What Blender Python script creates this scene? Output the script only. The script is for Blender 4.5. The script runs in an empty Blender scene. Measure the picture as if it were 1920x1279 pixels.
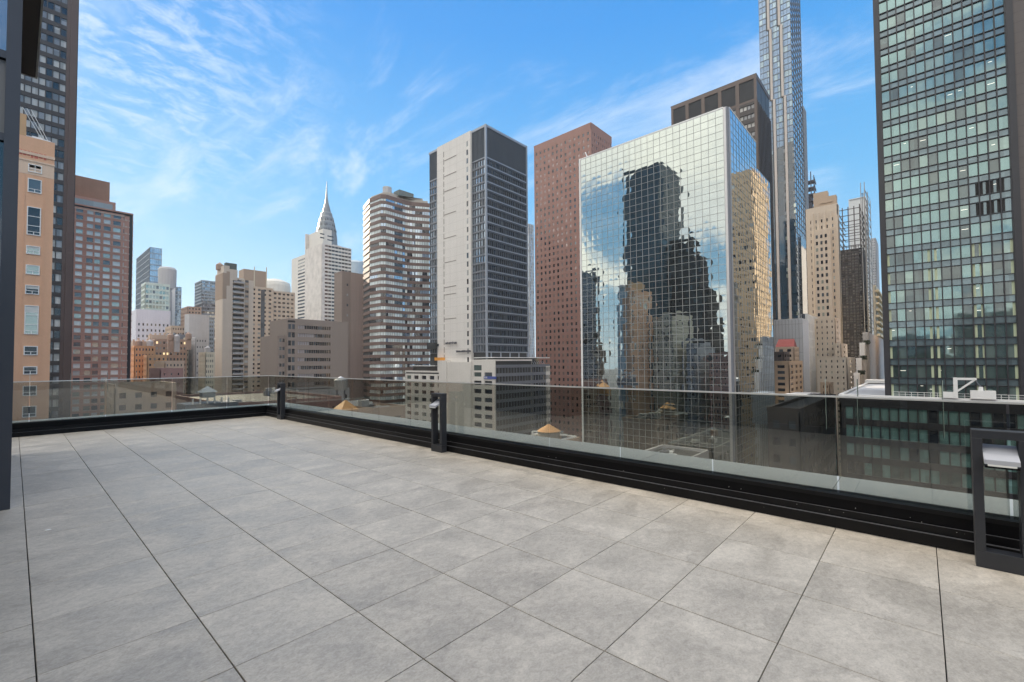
import bpy, math, random
from mathutils import Vector, Matrix
random.seed(11)
rnd = random.random
scene = bpy.context.scene
COL = scene.collection
R = math.radians

# ------------------------------------------------------------------ camera
F, CX, CY = 845.43, 969.87, 654.67            # focal length and principal point for a 1920 x 1279 frame
YAW, PITCH, ROLL = 0.840468, 0.0294098, -0.0075654
EYE = 1.37
fw = Vector((math.sin(YAW)*math.cos(PITCH), math.cos(YAW)*math.cos(PITCH), math.sin(PITCH)))
r0 = Vector((math.cos(YAW), -math.sin(YAW), 0)); u0 = r0.cross(fw)
rt = r0*math.cos(ROLL)+u0*math.sin(ROLL); up = -r0*math.sin(ROLL)+u0*math.cos(ROLL)
CM = Matrix((rt, up, -fw)).transposed()
cam_d = bpy.data.cameras.new('camera'); cam = bpy.data.objects.new('camera', cam_d); COL.objects.link(cam)
cam.matrix_world = Matrix.Translation((0, 0, EYE)) @ CM.to_4x4()
cam_d.sensor_width = 36; cam_d.sensor_fit = 'HORIZONTAL'; cam_d.lens = F/1920*36
cam_d.shift_x = -(CX-960)/1920; cam_d.shift_y = (CY-639.5)/1920
cam_d.clip_start = 0.05; cam_d.clip_end = 12000
scene.camera = cam

def ray(x, y): return CM @ Vector(((x-CX)/F, -(y-CY)/F, -1.0))
def at_r(x, y, r):                              # surveyed point at horizontal distance r
    d = ray(x, y); t = r/math.hypot(d.x, d.y); return Vector((d.x*t, d.y*t, d.z*t+EYE))
def at_x(x, y, X): d = ray(x, y); t = X/d.x; return Vector((X, d.y*t, d.z*t+EYE))
def at_y(x, y, Y): d = ray(x, y); t = Y/d.y; return Vector((d.x*t, Y, d.z*t+EYE))
def at_z(x, y, z): d = ray(x, y); t = (z-EYE)/d.z; return Vector((d.x*t, d.y*t, z))

# ------------------------------------------------------------------ world, sun, exposure
SUN_AZ, SUN_EL = R(2.2), R(20)                  # azimuth measured from +Y towards +X
world = bpy.data.worlds.new('World'); scene.world = world; world.use_nodes = True
nt = world.node_tree; nt.nodes.clear()
def N(t, typ, **kw):
    n = t.nodes.new(typ)
    for k, v in kw.items():
        if k in n.inputs: n.inputs[k].default_value = v
        else: setattr(n, k, v)
    return n
def lk(t, a, b): t.links.new(a, b)
def M_(t, op, a, b=None, c=None, clamp=False):
    n = t.nodes.new('ShaderNodeMath'); n.operation = op; n.use_clamp = clamp
    for i, v in enumerate((a, b, c)):
        if v is None: continue
        if hasattr(v, 'is_linked') or hasattr(v, 'links'): t.links.new(v, n.inputs[i])
        else: n.inputs[i].default_value = v
    return n.outputs[0]
def maprange(t, v, a, b, c=0.0, d=1.0, smooth=True):
    n = t.nodes.new('ShaderNodeMapRange'); n.clamp = True
    if smooth: n.interpolation_type = 'SMOOTHSTEP'
    t.links.new(v, n.inputs[0])
    for i, q in enumerate((a, b, c, d)): n.inputs[i+1].default_value = q
    return n.outputs[0]
def mixc(t, fac, a, b, blend='MIX'):
    n = t.nodes.new('ShaderNodeMix'); n.data_type = 'RGBA'; n.blend_type = blend
    if hasattr(fac, 'links'): t.links.new(fac, n.inputs[0])
    else: n.inputs[0].default_value = fac
    for i, v in ((6, a), (7, b)):
        if hasattr(v, 'links'): t.links.new(v, n.inputs[i])
        else: n.inputs[i].default_value = (*v, 1) if len(v) == 3 else v
    return n.outputs[2]
HAZE = 0.00012; SKY_STRENGTH = 0.12; EXPOSURE = 0.92
sky = N(nt, 'ShaderNodeTexSky'); sky.sky_type = 'NISHITA'; sky.sun_disc = False
sky.sun_elevation = SUN_EL; sky.sun_rotation = SUN_AZ; sky.air_density = 1.0; sky.dust_density = 0.4; sky.ozone_density = 2.0
hs = N(nt, 'ShaderNodeHueSaturation'); hs.inputs['Saturation'].default_value = 1.12; hs.inputs['Value'].default_value = 1.0; hs.inputs['Hue'].default_value = 0.497
lk(nt, sky.outputs[0], hs.inputs['Color'])
# clear-air blue as photographed: the Nishita sky keeps the brightening towards the sun
KEXP = 1/(SKY_STRENGTH*2**EXPOSURE)
tc = N(nt, 'ShaderNodeTexCoord'); sep = N(nt, 'ShaderNodeSeparateXYZ'); lk(nt, tc.outputs['Generated'], sep.inputs[0])
rp = N(nt, 'ShaderNodeValToRGB'); lk(nt, sep.outputs[2], rp.inputs[0]); el_ = rp.color_ramp.elements
el_[0].position = 0.0; el_[0].color = (0.52, 0.77, 0.93, 1); el_[1].position = 1.0; el_[1].color = (0.03, 0.20, 0.62, 1)
for p_, c_ in ((0.12, (0.35, 0.69, 0.97)), (0.33, (0.15, 0.52, 0.94)), (0.60, (0.035, 0.335, 0.88))):
    q_ = el_.new(p_); q_.color = (*c_, 1)
sc1 = N(nt, 'ShaderNodeVectorMath'); sc1.operation = 'SCALE'; lk(nt, rp.outputs[0], sc1.inputs[0]); sc1.inputs['Scale'].default_value = KEXP*0.97
sc2 = N(nt, 'ShaderNodeVectorMath'); sc2.operation = 'SCALE'; lk(nt, hs.outputs[0], sc2.inputs[0]); sc2.inputs['Scale'].default_value = 0.045
sc3 = N(nt, 'ShaderNodeVectorMath'); sc3.operation = 'ADD'; lk(nt, sc1.outputs[0], sc3.inputs[0]); lk(nt, sc2.outputs[0], sc3.inputs[1])
zz = M_(nt, 'ADD', M_(nt, 'MAXIMUM', sep.outputs[2], 0.0), 0.16)
px_ = M_(nt, 'DIVIDE', sep.outputs[0], zz); py_ = M_(nt, 'DIVIDE', sep.outputs[1], zz)
cmb = N(nt, 'ShaderNodeCombineXYZ'); lk(nt, px_, cmb.inputs[0]); lk(nt, py_, cmb.inputs[1])
mp = N(nt, 'ShaderNodeMapping'); mp.inputs['Scale'].default_value = (2.0, 0.85, 1); mp.inputs['Location'].default_value = (3.1, 1.7, 0)
lk(nt, cmb.outputs[0], mp.inputs[0])
n1 = N(nt, 'ShaderNodeTexNoise', Scale=1.5, Detail=9.0, Roughness=0.62, Distortion=0.5); lk(nt, mp.outputs[0], n1.inputs['Vector'])
n2 = N(nt, 'ShaderNodeTexNoise', Scale=0.55, Detail=3.0, Roughness=0.5); lk(nt, cmb.outputs[0], n2.inputs['Vector'])
mp3 = N(nt, 'ShaderNodeMapping'); mp3.inputs['Scale'].default_value = (6.5, 10.0, 1); lk(nt, cmb.outputs[0], mp3.inputs[0])
n3 = N(nt, 'ShaderNodeTexNoise', Scale=1.6, Detail=6.0, Roughness=0.65, Distortion=0.3); lk(nt, mp3.outputs[0], n3.inputs['Vector'])
wis = M_(nt, 'MULTIPLY', maprange(nt, n1.outputs[0], 0.46, 0.74), maprange(nt, n2.outputs[0], 0.25, 0.50, 0.25, 1.0))
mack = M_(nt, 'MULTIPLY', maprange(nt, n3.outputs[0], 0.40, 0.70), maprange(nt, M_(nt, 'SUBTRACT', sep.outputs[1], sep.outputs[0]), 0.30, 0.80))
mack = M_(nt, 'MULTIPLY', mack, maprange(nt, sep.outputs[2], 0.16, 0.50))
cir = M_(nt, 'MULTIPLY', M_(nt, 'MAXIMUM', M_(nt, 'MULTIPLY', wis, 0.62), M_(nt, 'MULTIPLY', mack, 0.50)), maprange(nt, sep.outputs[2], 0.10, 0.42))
# the cloud bank that the mirrored tower shows, over the western half of the sky; its overhead part is added to light the floor
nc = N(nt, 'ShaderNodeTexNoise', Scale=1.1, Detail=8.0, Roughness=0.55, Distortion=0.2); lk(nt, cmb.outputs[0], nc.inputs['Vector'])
ux = M_(nt, 'SUBTRACT', sep.outputs[0], M_(nt, 'MULTIPLY', M_(nt, 'MAXIMUM', M_(nt, 'SUBTRACT', sep.outputs[2], 0.62), 0.0), 1.6))  # carries the bank over the unseen zenith, as added light for the terrace
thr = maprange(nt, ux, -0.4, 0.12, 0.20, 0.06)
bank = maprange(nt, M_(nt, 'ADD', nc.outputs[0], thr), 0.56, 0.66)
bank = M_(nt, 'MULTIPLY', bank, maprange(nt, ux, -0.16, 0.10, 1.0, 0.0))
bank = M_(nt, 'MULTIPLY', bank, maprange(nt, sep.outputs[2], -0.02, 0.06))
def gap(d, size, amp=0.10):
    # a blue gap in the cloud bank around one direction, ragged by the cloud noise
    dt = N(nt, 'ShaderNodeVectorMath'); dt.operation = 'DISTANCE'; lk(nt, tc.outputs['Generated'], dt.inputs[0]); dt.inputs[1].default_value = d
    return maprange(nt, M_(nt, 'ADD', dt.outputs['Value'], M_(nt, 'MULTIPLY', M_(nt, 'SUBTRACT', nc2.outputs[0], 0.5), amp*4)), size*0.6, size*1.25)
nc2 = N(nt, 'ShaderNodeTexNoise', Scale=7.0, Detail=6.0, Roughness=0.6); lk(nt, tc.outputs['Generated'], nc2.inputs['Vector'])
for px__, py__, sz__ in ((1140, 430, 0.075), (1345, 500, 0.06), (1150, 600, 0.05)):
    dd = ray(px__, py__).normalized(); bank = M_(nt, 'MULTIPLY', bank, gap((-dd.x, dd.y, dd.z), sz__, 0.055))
CLOUD = 5.2; BANK = 17.0  # bank set far brighter than the cirrus to lift the floor
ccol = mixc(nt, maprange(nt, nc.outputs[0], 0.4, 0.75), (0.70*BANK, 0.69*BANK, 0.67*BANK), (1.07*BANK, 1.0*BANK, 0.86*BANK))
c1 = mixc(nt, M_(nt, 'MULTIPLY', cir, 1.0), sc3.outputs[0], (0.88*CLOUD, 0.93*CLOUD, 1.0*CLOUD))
ccs = N(nt, 'ShaderNodeVectorMath'); ccs.operation = 'SCALE'; lk(nt, ccol, ccs.inputs[0]); lk(nt, maprange(nt, sep.outputs[2], 0.36, 0.78, 0.52, 1.0), ccs.inputs['Scale']); ccol = ccs.outputs[0]  # low cloud dimmed for the mirror, unseen overhead cloud kept bright for the floor
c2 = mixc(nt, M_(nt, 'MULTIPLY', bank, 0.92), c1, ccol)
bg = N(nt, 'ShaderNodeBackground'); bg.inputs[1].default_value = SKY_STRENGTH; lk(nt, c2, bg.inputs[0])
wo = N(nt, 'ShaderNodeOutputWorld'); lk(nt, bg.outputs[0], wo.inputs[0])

sd = bpy.data.lights.new('sun', 'SUN'); sd.energy = 4.0; sd.angle = R(0.53); sd.color = (1.0, 0.85, 0.66)
so = bpy.data.objects.new('sun', sd); COL.objects.link(so)
sdir = Vector((math.sin(SUN_AZ)*math.cos(SUN_EL), math.cos(SUN_AZ)*math.cos(SUN_EL), math.sin(SUN_EL)))
so.rotation_euler = (-sdir).to_track_quat('-Z', 'Y').to_euler()
vs = scene.view_settings; vs.view_transform = 'Standard'; vs.look = 'None'; vs.gamma = 1; vs.use_curve_mapping = False; vs.exposure = EXPOSURE
cy = scene.cycles; cy.use_denoising = True; cy.max_bounces = 10; cy.diffuse_bounces = 3; cy.glossy_bounces = 5; cy.transparent_max_bounces = 16
cy.transmission_bounces = 6; cy.caustics_reflective = False; cy.caustics_refractive = False; cy.sample_clamp_indirect = 6.0

# ------------------------------------------------------------------ materials
MATS = {}
def mat(name, col, rough=0.75, var=0.18, scale=0.25, streak=0.15, metal=0.0, ior=1.45, bump=0.0, bscale=8.0, rvar=0.0, fine=0.0):
    """weathered surface: large patches, vertical streaks, fine grain; rvar = difference from object to object"""
    if name in MATS: return MATS[name]
    m = bpy.data.materials.new(name); m.use_nodes = True; t = m.node_tree; b = t.nodes['Principled BSDF']
    g = N(t, 'ShaderNodeNewGeometry')
    a = N(t, 'ShaderNodeTexNoise', Scale=scale, Detail=6.0, Roughness=0.6); lk(t, g.outputs['Position'], a.inputs['Vector'])
    v = M_(t, 'ADD', M_(t, 'MULTIPLY', M_(t, 'SUBTRACT', a.outputs[0], 0.5), 2*var), 1.0)
    if streak:
        mpp = N(t, 'ShaderNodeMapping'); mpp.inputs['Scale'].default_value = (1.1, 1.1, 0.05); lk(t, g.outputs['Position'], mpp.inputs[0])
        s = N(t, 'ShaderNodeTexNoise', Scale=1.0, Detail=4.0, Roughness=0.6); lk(t, mpp.outputs[0], s.inputs['Vector'])
        v = M_(t, 'MULTIPLY', v, M_(t, 'ADD', M_(t, 'MULTIPLY', M_(t, 'SUBTRACT', s.outputs[0], 0.5), 2*streak), 1.0))
    if fine:
        s = N(t, 'ShaderNodeTexNoise', Scale=scale*14, Detail=3.0); lk(t, g.outputs['Position'], s.inputs['Vector'])
        v = M_(t, 'MULTIPLY', v, M_(t, 'ADD', M_(t, 'MULTIPLY', M_(t, 'SUBTRACT', s.outputs[0], 0.5), 2*fine), 1.0))
    if rvar:
        oi = N(t, 'ShaderNodeObjectInfo')
        v = M_(t, 'MULTIPLY', v, M_(t, 'ADD', M_(t, 'MULTIPLY', M_(t, 'SUBTRACT', oi.outputs['Random'], 0.5), 2*rvar), 1.0))
    vm = N(t, 'ShaderNodeVectorMath'); vm.operation = 'SCALE'; vm.inputs[0].default_value = col; lk(t, v, vm.inputs['Scale'])
    lk(t, vm.outputs[0], b.inputs['Base Color'])
    b.inputs['Roughness'].default_value = rough; b.inputs['Metallic'].default_value = metal; b.inputs['IOR'].default_value = ior
    if bump:
        bn = N(t, 'ShaderNodeTexNoise', Scale=bscale, Detail=5.0); lk(t, g.outputs['Position'], bn.inputs['Vector'])
        bp = N(t, 'ShaderNodeBump', Distance=bump); bp.inputs['Strength'].default_value = 1.0; lk(t, bn.outputs[0], bp.inputs['Height']); lk(t, bp.outputs[0], b.inputs['Normal'])
    MATS[name] = m; return m

def glass(name, col, metal=0.0, rough=0.04, ior=1.9, wob=0.012, wscale=0.45, rvar=0.25, emit=None, es=0.0):
    """window glass over a dark room: reflects the city, slightly uneven; rvar = blinds and rooms differ"""
    if name in MATS: return MATS[name]
    m = bpy.data.materials.new(name); m.use_nodes = True; t = m.node_tree; b = t.nodes['Principled BSDF']
    g = N(t, 'ShaderNodeNewGeometry'); oi = N(t, 'ShaderNodeObjectInfo')
    wn = N(t, 'ShaderNodeTexWhiteNoise'); wn.noise_dimensions = '3D'
    sn = N(t, 'ShaderNodeVectorMath'); sn.operation = 'SNAP'; sn.inputs[1].default_value = (3.1, 3.1, 3.6); lk(t, g.outputs['Position'], sn.inputs[0]); lk(t, sn.outputs[0], wn.inputs['Vector'])
    rr = M_(t, 'FRACT', M_(t, 'ADD', wn.outputs['Value'], oi.outputs['Random']))
    v = M_(t, 'ADD', M_(t, 'MULTIPLY', M_(t, 'SUBTRACT', rr, 0.5), 2*rvar), 1.0)
    vm = N(t, 'ShaderNodeVectorMath'); vm.operation = 'SCALE'; vm.inputs[0].default_value = col; lk(t, v, vm.inputs['Scale'])
    lk(t, vm.outputs[0], b.inputs['Base Color'])
    b.inputs['Roughness'].default_value = rough; b.inputs['Metallic'].default_value = metal; b.inputs['IOR'].default_value = ior
    if wob:
        bn = N(t, 'ShaderNodeTexNoise', Scale=wscale, Detail=1.5); lk(t, g.outputs['Position'], bn.inputs['Vector'])
        bp = N(t, 'ShaderNodeBump', Distance=wob); bp.inputs['Strength'].default_value = 1.0; lk(t, bn.outputs[0], bp.inputs['Height']); lk(t, bp.outputs[0], b.inputs['Normal'])
    if emit:
        b.inputs['Emission Color'].default_value = (*emit, 1); b.inputs['Emission Strength'].default_value = es
    MATS[name] = m; return m

# ------------------------------------------------------------------ mesh helpers
class MB:
    def __init__(s): s.v = []; s.f = []; s.m = []
    def box(s, x0, y0, z0, x1, y1, z1, m=0):
        if x1 < x0: x0, x1 = x1, x0
        if y1 < y0: y0, y1 = y1, y0
        if z1 < z0: z0, z1 = z1, z0
        n = len(s.v)
        s.v += [(x0, y0, z0), (x1, y0, z0), (x1, y1, z0), (x0, y1, z0), (x0, y0, z1), (x1, y0, z1), (x1, y1, z1), (x0, y1, z1)]
        for f in ((3, 2, 1, 0), (4, 5, 6, 7), (0, 1, 5, 4), (1, 2, 6, 5), (2, 3, 7, 6), (3, 0, 4, 7)):
            s.f.append([n+i for i in f]); s.m.append(m)
    def quad(s, a, b, c, d, m=0):
        n = len(s.v); s.v += [tuple(a), tuple(b), tuple(c), tuple(d)]; s.f.append([n, n+1, n+2, n+3]); s.m.append(m)
    def prism(s, pts, z0, z1, m=0, caps=True):
        n = len(s.v); k = len(pts)
        s.v += [(p[0], p[1], z0) for p in pts]+[(p[0], p[1], z1) for p in pts]
        for i in range(k):
            j = (i+1) % k; s.f.append([n+i, n+j, n+k+j, n+k+i]); s.m.append(m)
        if caps: s.f.append([n+k+i for i in range(k)]); s.m.append(m); s.f.append([n+k-1-i for i in range(k)]); s.m.append(m)
    def bar(s, a, b, w, m=0, w2=None):
        a = Vector(a); b = Vector(b); d = (b-a).normalized(); q = d.cross(Vector((0, 0, 1)))
        if q.length < 1e-3: q = Vector((1, 0, 0))
        q.normalize(); p = d.cross(q).normalized(); w2 = w2 or w
        n = len(s.v)
        for c in (a, b):
            for i, j in ((-1, -1), (1, -1), (1, 1), (-1, 1)): s.v.append(tuple(c+q*i*w/2+p*j*w2/2))
        for f in ((0, 1, 2, 3), (7, 6, 5, 4), (0, 4, 5, 1), (1, 5, 6, 2), (2, 6, 7, 3), (3, 7, 4, 0)):
            s.f.append([n+i for i in f]); s.m.append(m)
    def lathe(s, c, prof, seg=24, m=0, sq=0.0, cap=True):
        """prof: (radius, z) list; sq squares the section"""
        n = len(s.v)
        for (r, z) in prof:
            for i in range(seg):
                a = 2*math.pi*(i+0.5)/seg; k = 1.0
                if sq: k = (1-sq)+sq/max(abs(math.cos(a)), abs(math.sin(a)))
                s.v.append((c[0]+r*k*math.cos(a), c[1]+r*k*math.sin(a), z))
        for j in range(len(prof)-1):
            for i in range(seg):
                i2 = (i+1) % seg
                s.f.append([n+j*seg+i, n+j*seg+i2, n+(j+1)*seg+i2, n+(j+1)*seg+i]); s.m.append(m)
        if cap:
            s.f.append([n+(len(prof)-1)*seg+i for i in range(seg)]); s.m.append(m)
            s.f.append([n+seg-1-i for i in range(seg)]); s.m.append(m)
    def build(s, name, mats, parent=None, smooth=False, kind=None, bevel=0.0):
        me = bpy.data.meshes.new(name)
        o3 = parent['_o'] if parent is not None and '_o' in parent else (0, 0, 0)
        me.from_pydata([(a-o3[0], b-o3[1], c-o3[2]) for a, b, c in s.v], [], s.f)
        for q in (mats if isinstance(mats, (list, tuple)) else [mats]): me.materials.append(q)
        if len(me.materials) > 1: me.polygons.foreach_set('material_index', s.m)
        if smooth: me.polygons.foreach_set('use_smooth', [True]*len(s.f))
        me.update()
        o = bpy.data.objects.new(name, me); COL.objects.link(o)
        if parent is not None: o.parent = parent
        if kind: o['kind'] = kind
        if bevel:
            bv = o.modifiers.new('bevel', 'BEVEL'); bv.width = bevel; bv.segments = 2; bv.limit_method = 'ANGLE'
        return o
ROOTS = []
def thing(name, label, cat, loc, group=None):
    o = bpy.data.objects.new(name, None); COL.objects.link(o); o.location = loc
    o['label'] = label; o['category'] = cat; o['_o'] = [float(q) for q in loc]
    if group: o['group'] = group
    ROOTS.append(o); return o
def tag(o, label, cat, group=None):
    o['label'] = label; o['category'] = cat
    if group: o['group'] = group
    return o
def structure(o): o['kind'] = 'structure'; return o

ST = -62.0                                       # street level
# face frames: s runs along the face, o is the distance out of it
def fpt(face, plane, s, z, o):
    return {'-X': (plane-o, s, z), '+X': (plane+o, s, z), '-Y': (s, plane-o, z), '+Y': (s, plane+o, z)}[face]
def fbox(mb, face, plane, s0, s1, z0, z1, o0, o1, m=0):
    a = fpt(face, plane, s0, z0, o0); b = fpt(face, plane, s1, z1, o1); mb.box(*a, *b, m)
def fquad(mb, face, plane, s0, s1, z0, z1, o, m=0):
    p = [fpt(face, plane, s, z, o) for s, z in ((s0, z0), (s1, z0), (s1, z1), (s0, z1))]
    if face in ('-X', '+Y'): p = p[::-1]
    mb.quad(*p, m)
PANES = {}
def pane_mesh(name, face, w, h, m, thick=0.04):
    key = (name, face, round(w, 3), round(h, 3), m.name)
    if key not in PANES:
        b = MB(); fbox(b, face, 0, -w/2, w/2, -h/2, h/2, 0, thick)
        me = bpy.data.meshes.new(name); me.from_pydata(b.v, [], b.f); me.materials.append(m); PANES[key] = me
    return PANES[key]
def piece(name, me, parent, p):
    o = bpy.data.objects.new(name, me); COL.objects.link(o); o.parent = parent
    q = parent['_o']; o.location = (p[0]-q[0], p[1]-q[1], p[2]-q[2]); return o

class Bld:
    """a building: box x0..x1, y0..y1, roof z; facades cut by piers and spandrels in front of the glass"""
    def __init__(s, name, label, x0, x1, y0, y1, z, cat='building', zb=ST, group=None, d=0.3, root=None):
        s.x0, s.x1, s.y0, s.y1, s.z, s.zb, s.d = x0, x1, y0, y1, z, zb, d
        s.root = root or thing(name, label, cat, ((x0+x1)/2, (y0+y1)/2, zb), group)
        s.mb = {}; s.core = MB(); s.n = {}
    def get(s, part, mats, kind=None):
        mats = mats if isinstance(mats, (list, tuple)) else [mats]
        k = (part, tuple(m.name for m in mats))
        if k not in s.mb: s.mb[k] = (MB(), list(mats), kind)
        return s.mb[k][0]
    def plane(s, face): return {'-X': s.x0, '+X': s.x1, '-Y': s.y0, '+Y': s.y1}[face]
    def span(s, face): return (s.y0, s.y1) if face[1] == 'X' else (s.x0, s.x1)
    def shell(s, wall, faces=('-X', '-Y'), roof=None, parapet=0.8, other=None, core=None):
        """core inside, blank walls on the faces that are not listed, roof with parapet"""
        d = s.d; a = d if '-X' in faces else 0; b = d if '-Y' in faces else 0; c = d if '+X' in faces else 0; e = d if '+Y' in faces else 0
        m = s.get('interior', core or mat('dark_room', (0.03, 0.032, 0.035), 0.6, streak=0))
        if faces: m.box(s.x0+a, s.y0+b, s.zb, s.x1-c, s.y1-e, s.z-0.05)
        w = s.get('wall', wall)
        if not faces: w.box(s.x0, s.y0, s.zb, s.x1, s.y1, s.z-0.05)
        else:
            t = 0.02
            if '+X' not in faces: w.box(s.x1-0.01, s.y0+b, s.zb, s.x1+0.2, s.y1, s.z)
            if '+Y' not in faces: w.box(s.x0+a, s.y1-0.01, s.zb, s.x1, s.y1+0.2, s.z)
            if '-X' not in faces: w.box(s.x0-0.2, s.y0+b, s.zb, s.x0+0.01, s.y1, s.z)
            if '-Y' not in faces: w.box(s.x0+a, s.y0-0.2, s.zb, s.x1, s.y0+0.01, s.z)
        r = s.get('roof', roof or mat('roof_grey', (0.16, 0.155, 0.15), 0.9, streak=0))
        r.box(s.x0+0.4, s.y0+0.4, s.z-0.06, s.x1-0.4, s.y1-0.4, s.z-parapet*0.5 if parapet else s.z-0.03)
        if parapet:
            p = s.get('parapet', wall)
            p.box(s.x0-0.02, s.y0-0.02, s.z-0.3, s.x1+0.02, s.y0+0.35, s.z+parapet)
            p.box(s.x0-0.02, s.y1-0.35, s.z-0.3, s.x1+0.02, s.y1+0.22, s.z+parapet)
            p.box(s.x0-0.02, s.y0+0.35, s.z-0.3, s.x0+0.35, s.y1-0.35, s.z+parapet)
            p.box(s.x1-0.35, s.y0+0.35, s.z-0.3, s.x1+0.22, s.y1-0.35, s.z+parapet)
    def grid(s, face, s0, s1, z0, z1, cols, rows, wf, hf, wall, gl, indiv=False, lift=0.5, proud=0.0, wname='window', plane=None, skip=None, cap=290, frame=None, zcap=None):
        """cols x rows windows in a wall; wf/hf = window share of a cell, lift = share of the wall that is under the window"""
        d = s.d; P = s.plane(face) if plane is None else plane; gl = gl if isinstance(gl, (list, tuple)) else [gl]
        w = s.get('wall', wall) if plane is None and wname != 'panel' else s.get('facade_grid', wall)
        cw = (s1-s0)/cols; rh = (z1-z0)/rows; pw = cw*(1-wf); sh = rh*(1-hf)
        for i in range(cols+1):
            a = max(s0, s0+i*cw-pw/2); b = min(s1, s0+i*cw+pw/2)
            if b > a: fbox(w, face, P, a, b, z0, z1, -d, proud)
        for j in range(rows+1):
            lo = z0+j*rh-sh*(1-lift); hi = z0+j*rh+sh*lift
            lo = max(z0, lo); hi = min(z1, hi)
            if hi > lo+0.01: fbox(w, face, P, s0+0.01, s1-0.01, lo, hi, -d, -0.035)
        q = s.get(wname, gl, 'stuff')
        cnt = s.n.get(wname, 0)
        for j in range(rows-1, -1, -1):
            lo = z0+j*rh+sh*lift; hi = lo+rh*hf
            for i in range(cols):
                a = s0+i*cw+pw/2; b = a+cw*wf
                if skip and skip(i, j): continue
                k = min(int(rnd()**1.6*len(gl)), len(gl)-1)
                if indiv and cnt < cap and (zcap is None or lo > zcap):
                    me = pane_mesh(wname, face, b-a, hi-lo, gl[k])
                    o = piece(wname, me, s.root, fpt(face, P, (a+b)/2, (lo+hi)/2, -d+0.02)); cnt += 1
                else: fquad(q, face, P, a, b, lo, hi, -d+0.03, k)
        s.n[wname] = cnt
    def finish(s):
        many = {'sill', 'louvre', 'louvre_back', 'vent_slot', 'vent_panel', 'joint', 'pier_joint', 'fin', 'fin_side_strip', 'band', 'spandrel_band', 'buttress', 'pier', 'blank_wall', 'wall_end', 'wall_top', 'pilaster', 'pale_panel', 'slot', 'painted_sign', 'dark_glazing', 'interior_column', 'end_wall', 'trim', 'cornice', 'corner_column', 'parapet'}
        for (part, _), (mb, mats, kind) in s.mb.items():
            if mb.v: mb.build(part, mats, s.root, kind=('stuff' if part in many and len(mb.f) > 12 else kind) if len(mb.f) > 6 else None)
        return s.root
def corner(px, py, r, xl=None, xr=None, ly=None, ry=None, dl=25.0, dr=25.0):
    """box from its near corner in the survey: returns x0, x1, y0, y1, z"""
    c = at_r(px, py, r)
    y1 = at_x(xl, ly or 690, c.x).y if xl is not None else c.y+dl
    x1 = at_y(xr, ry or 685, c.y).x if xr is not None else c.x+dr
    return c.x, x1, c.y, y1, c.z
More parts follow.
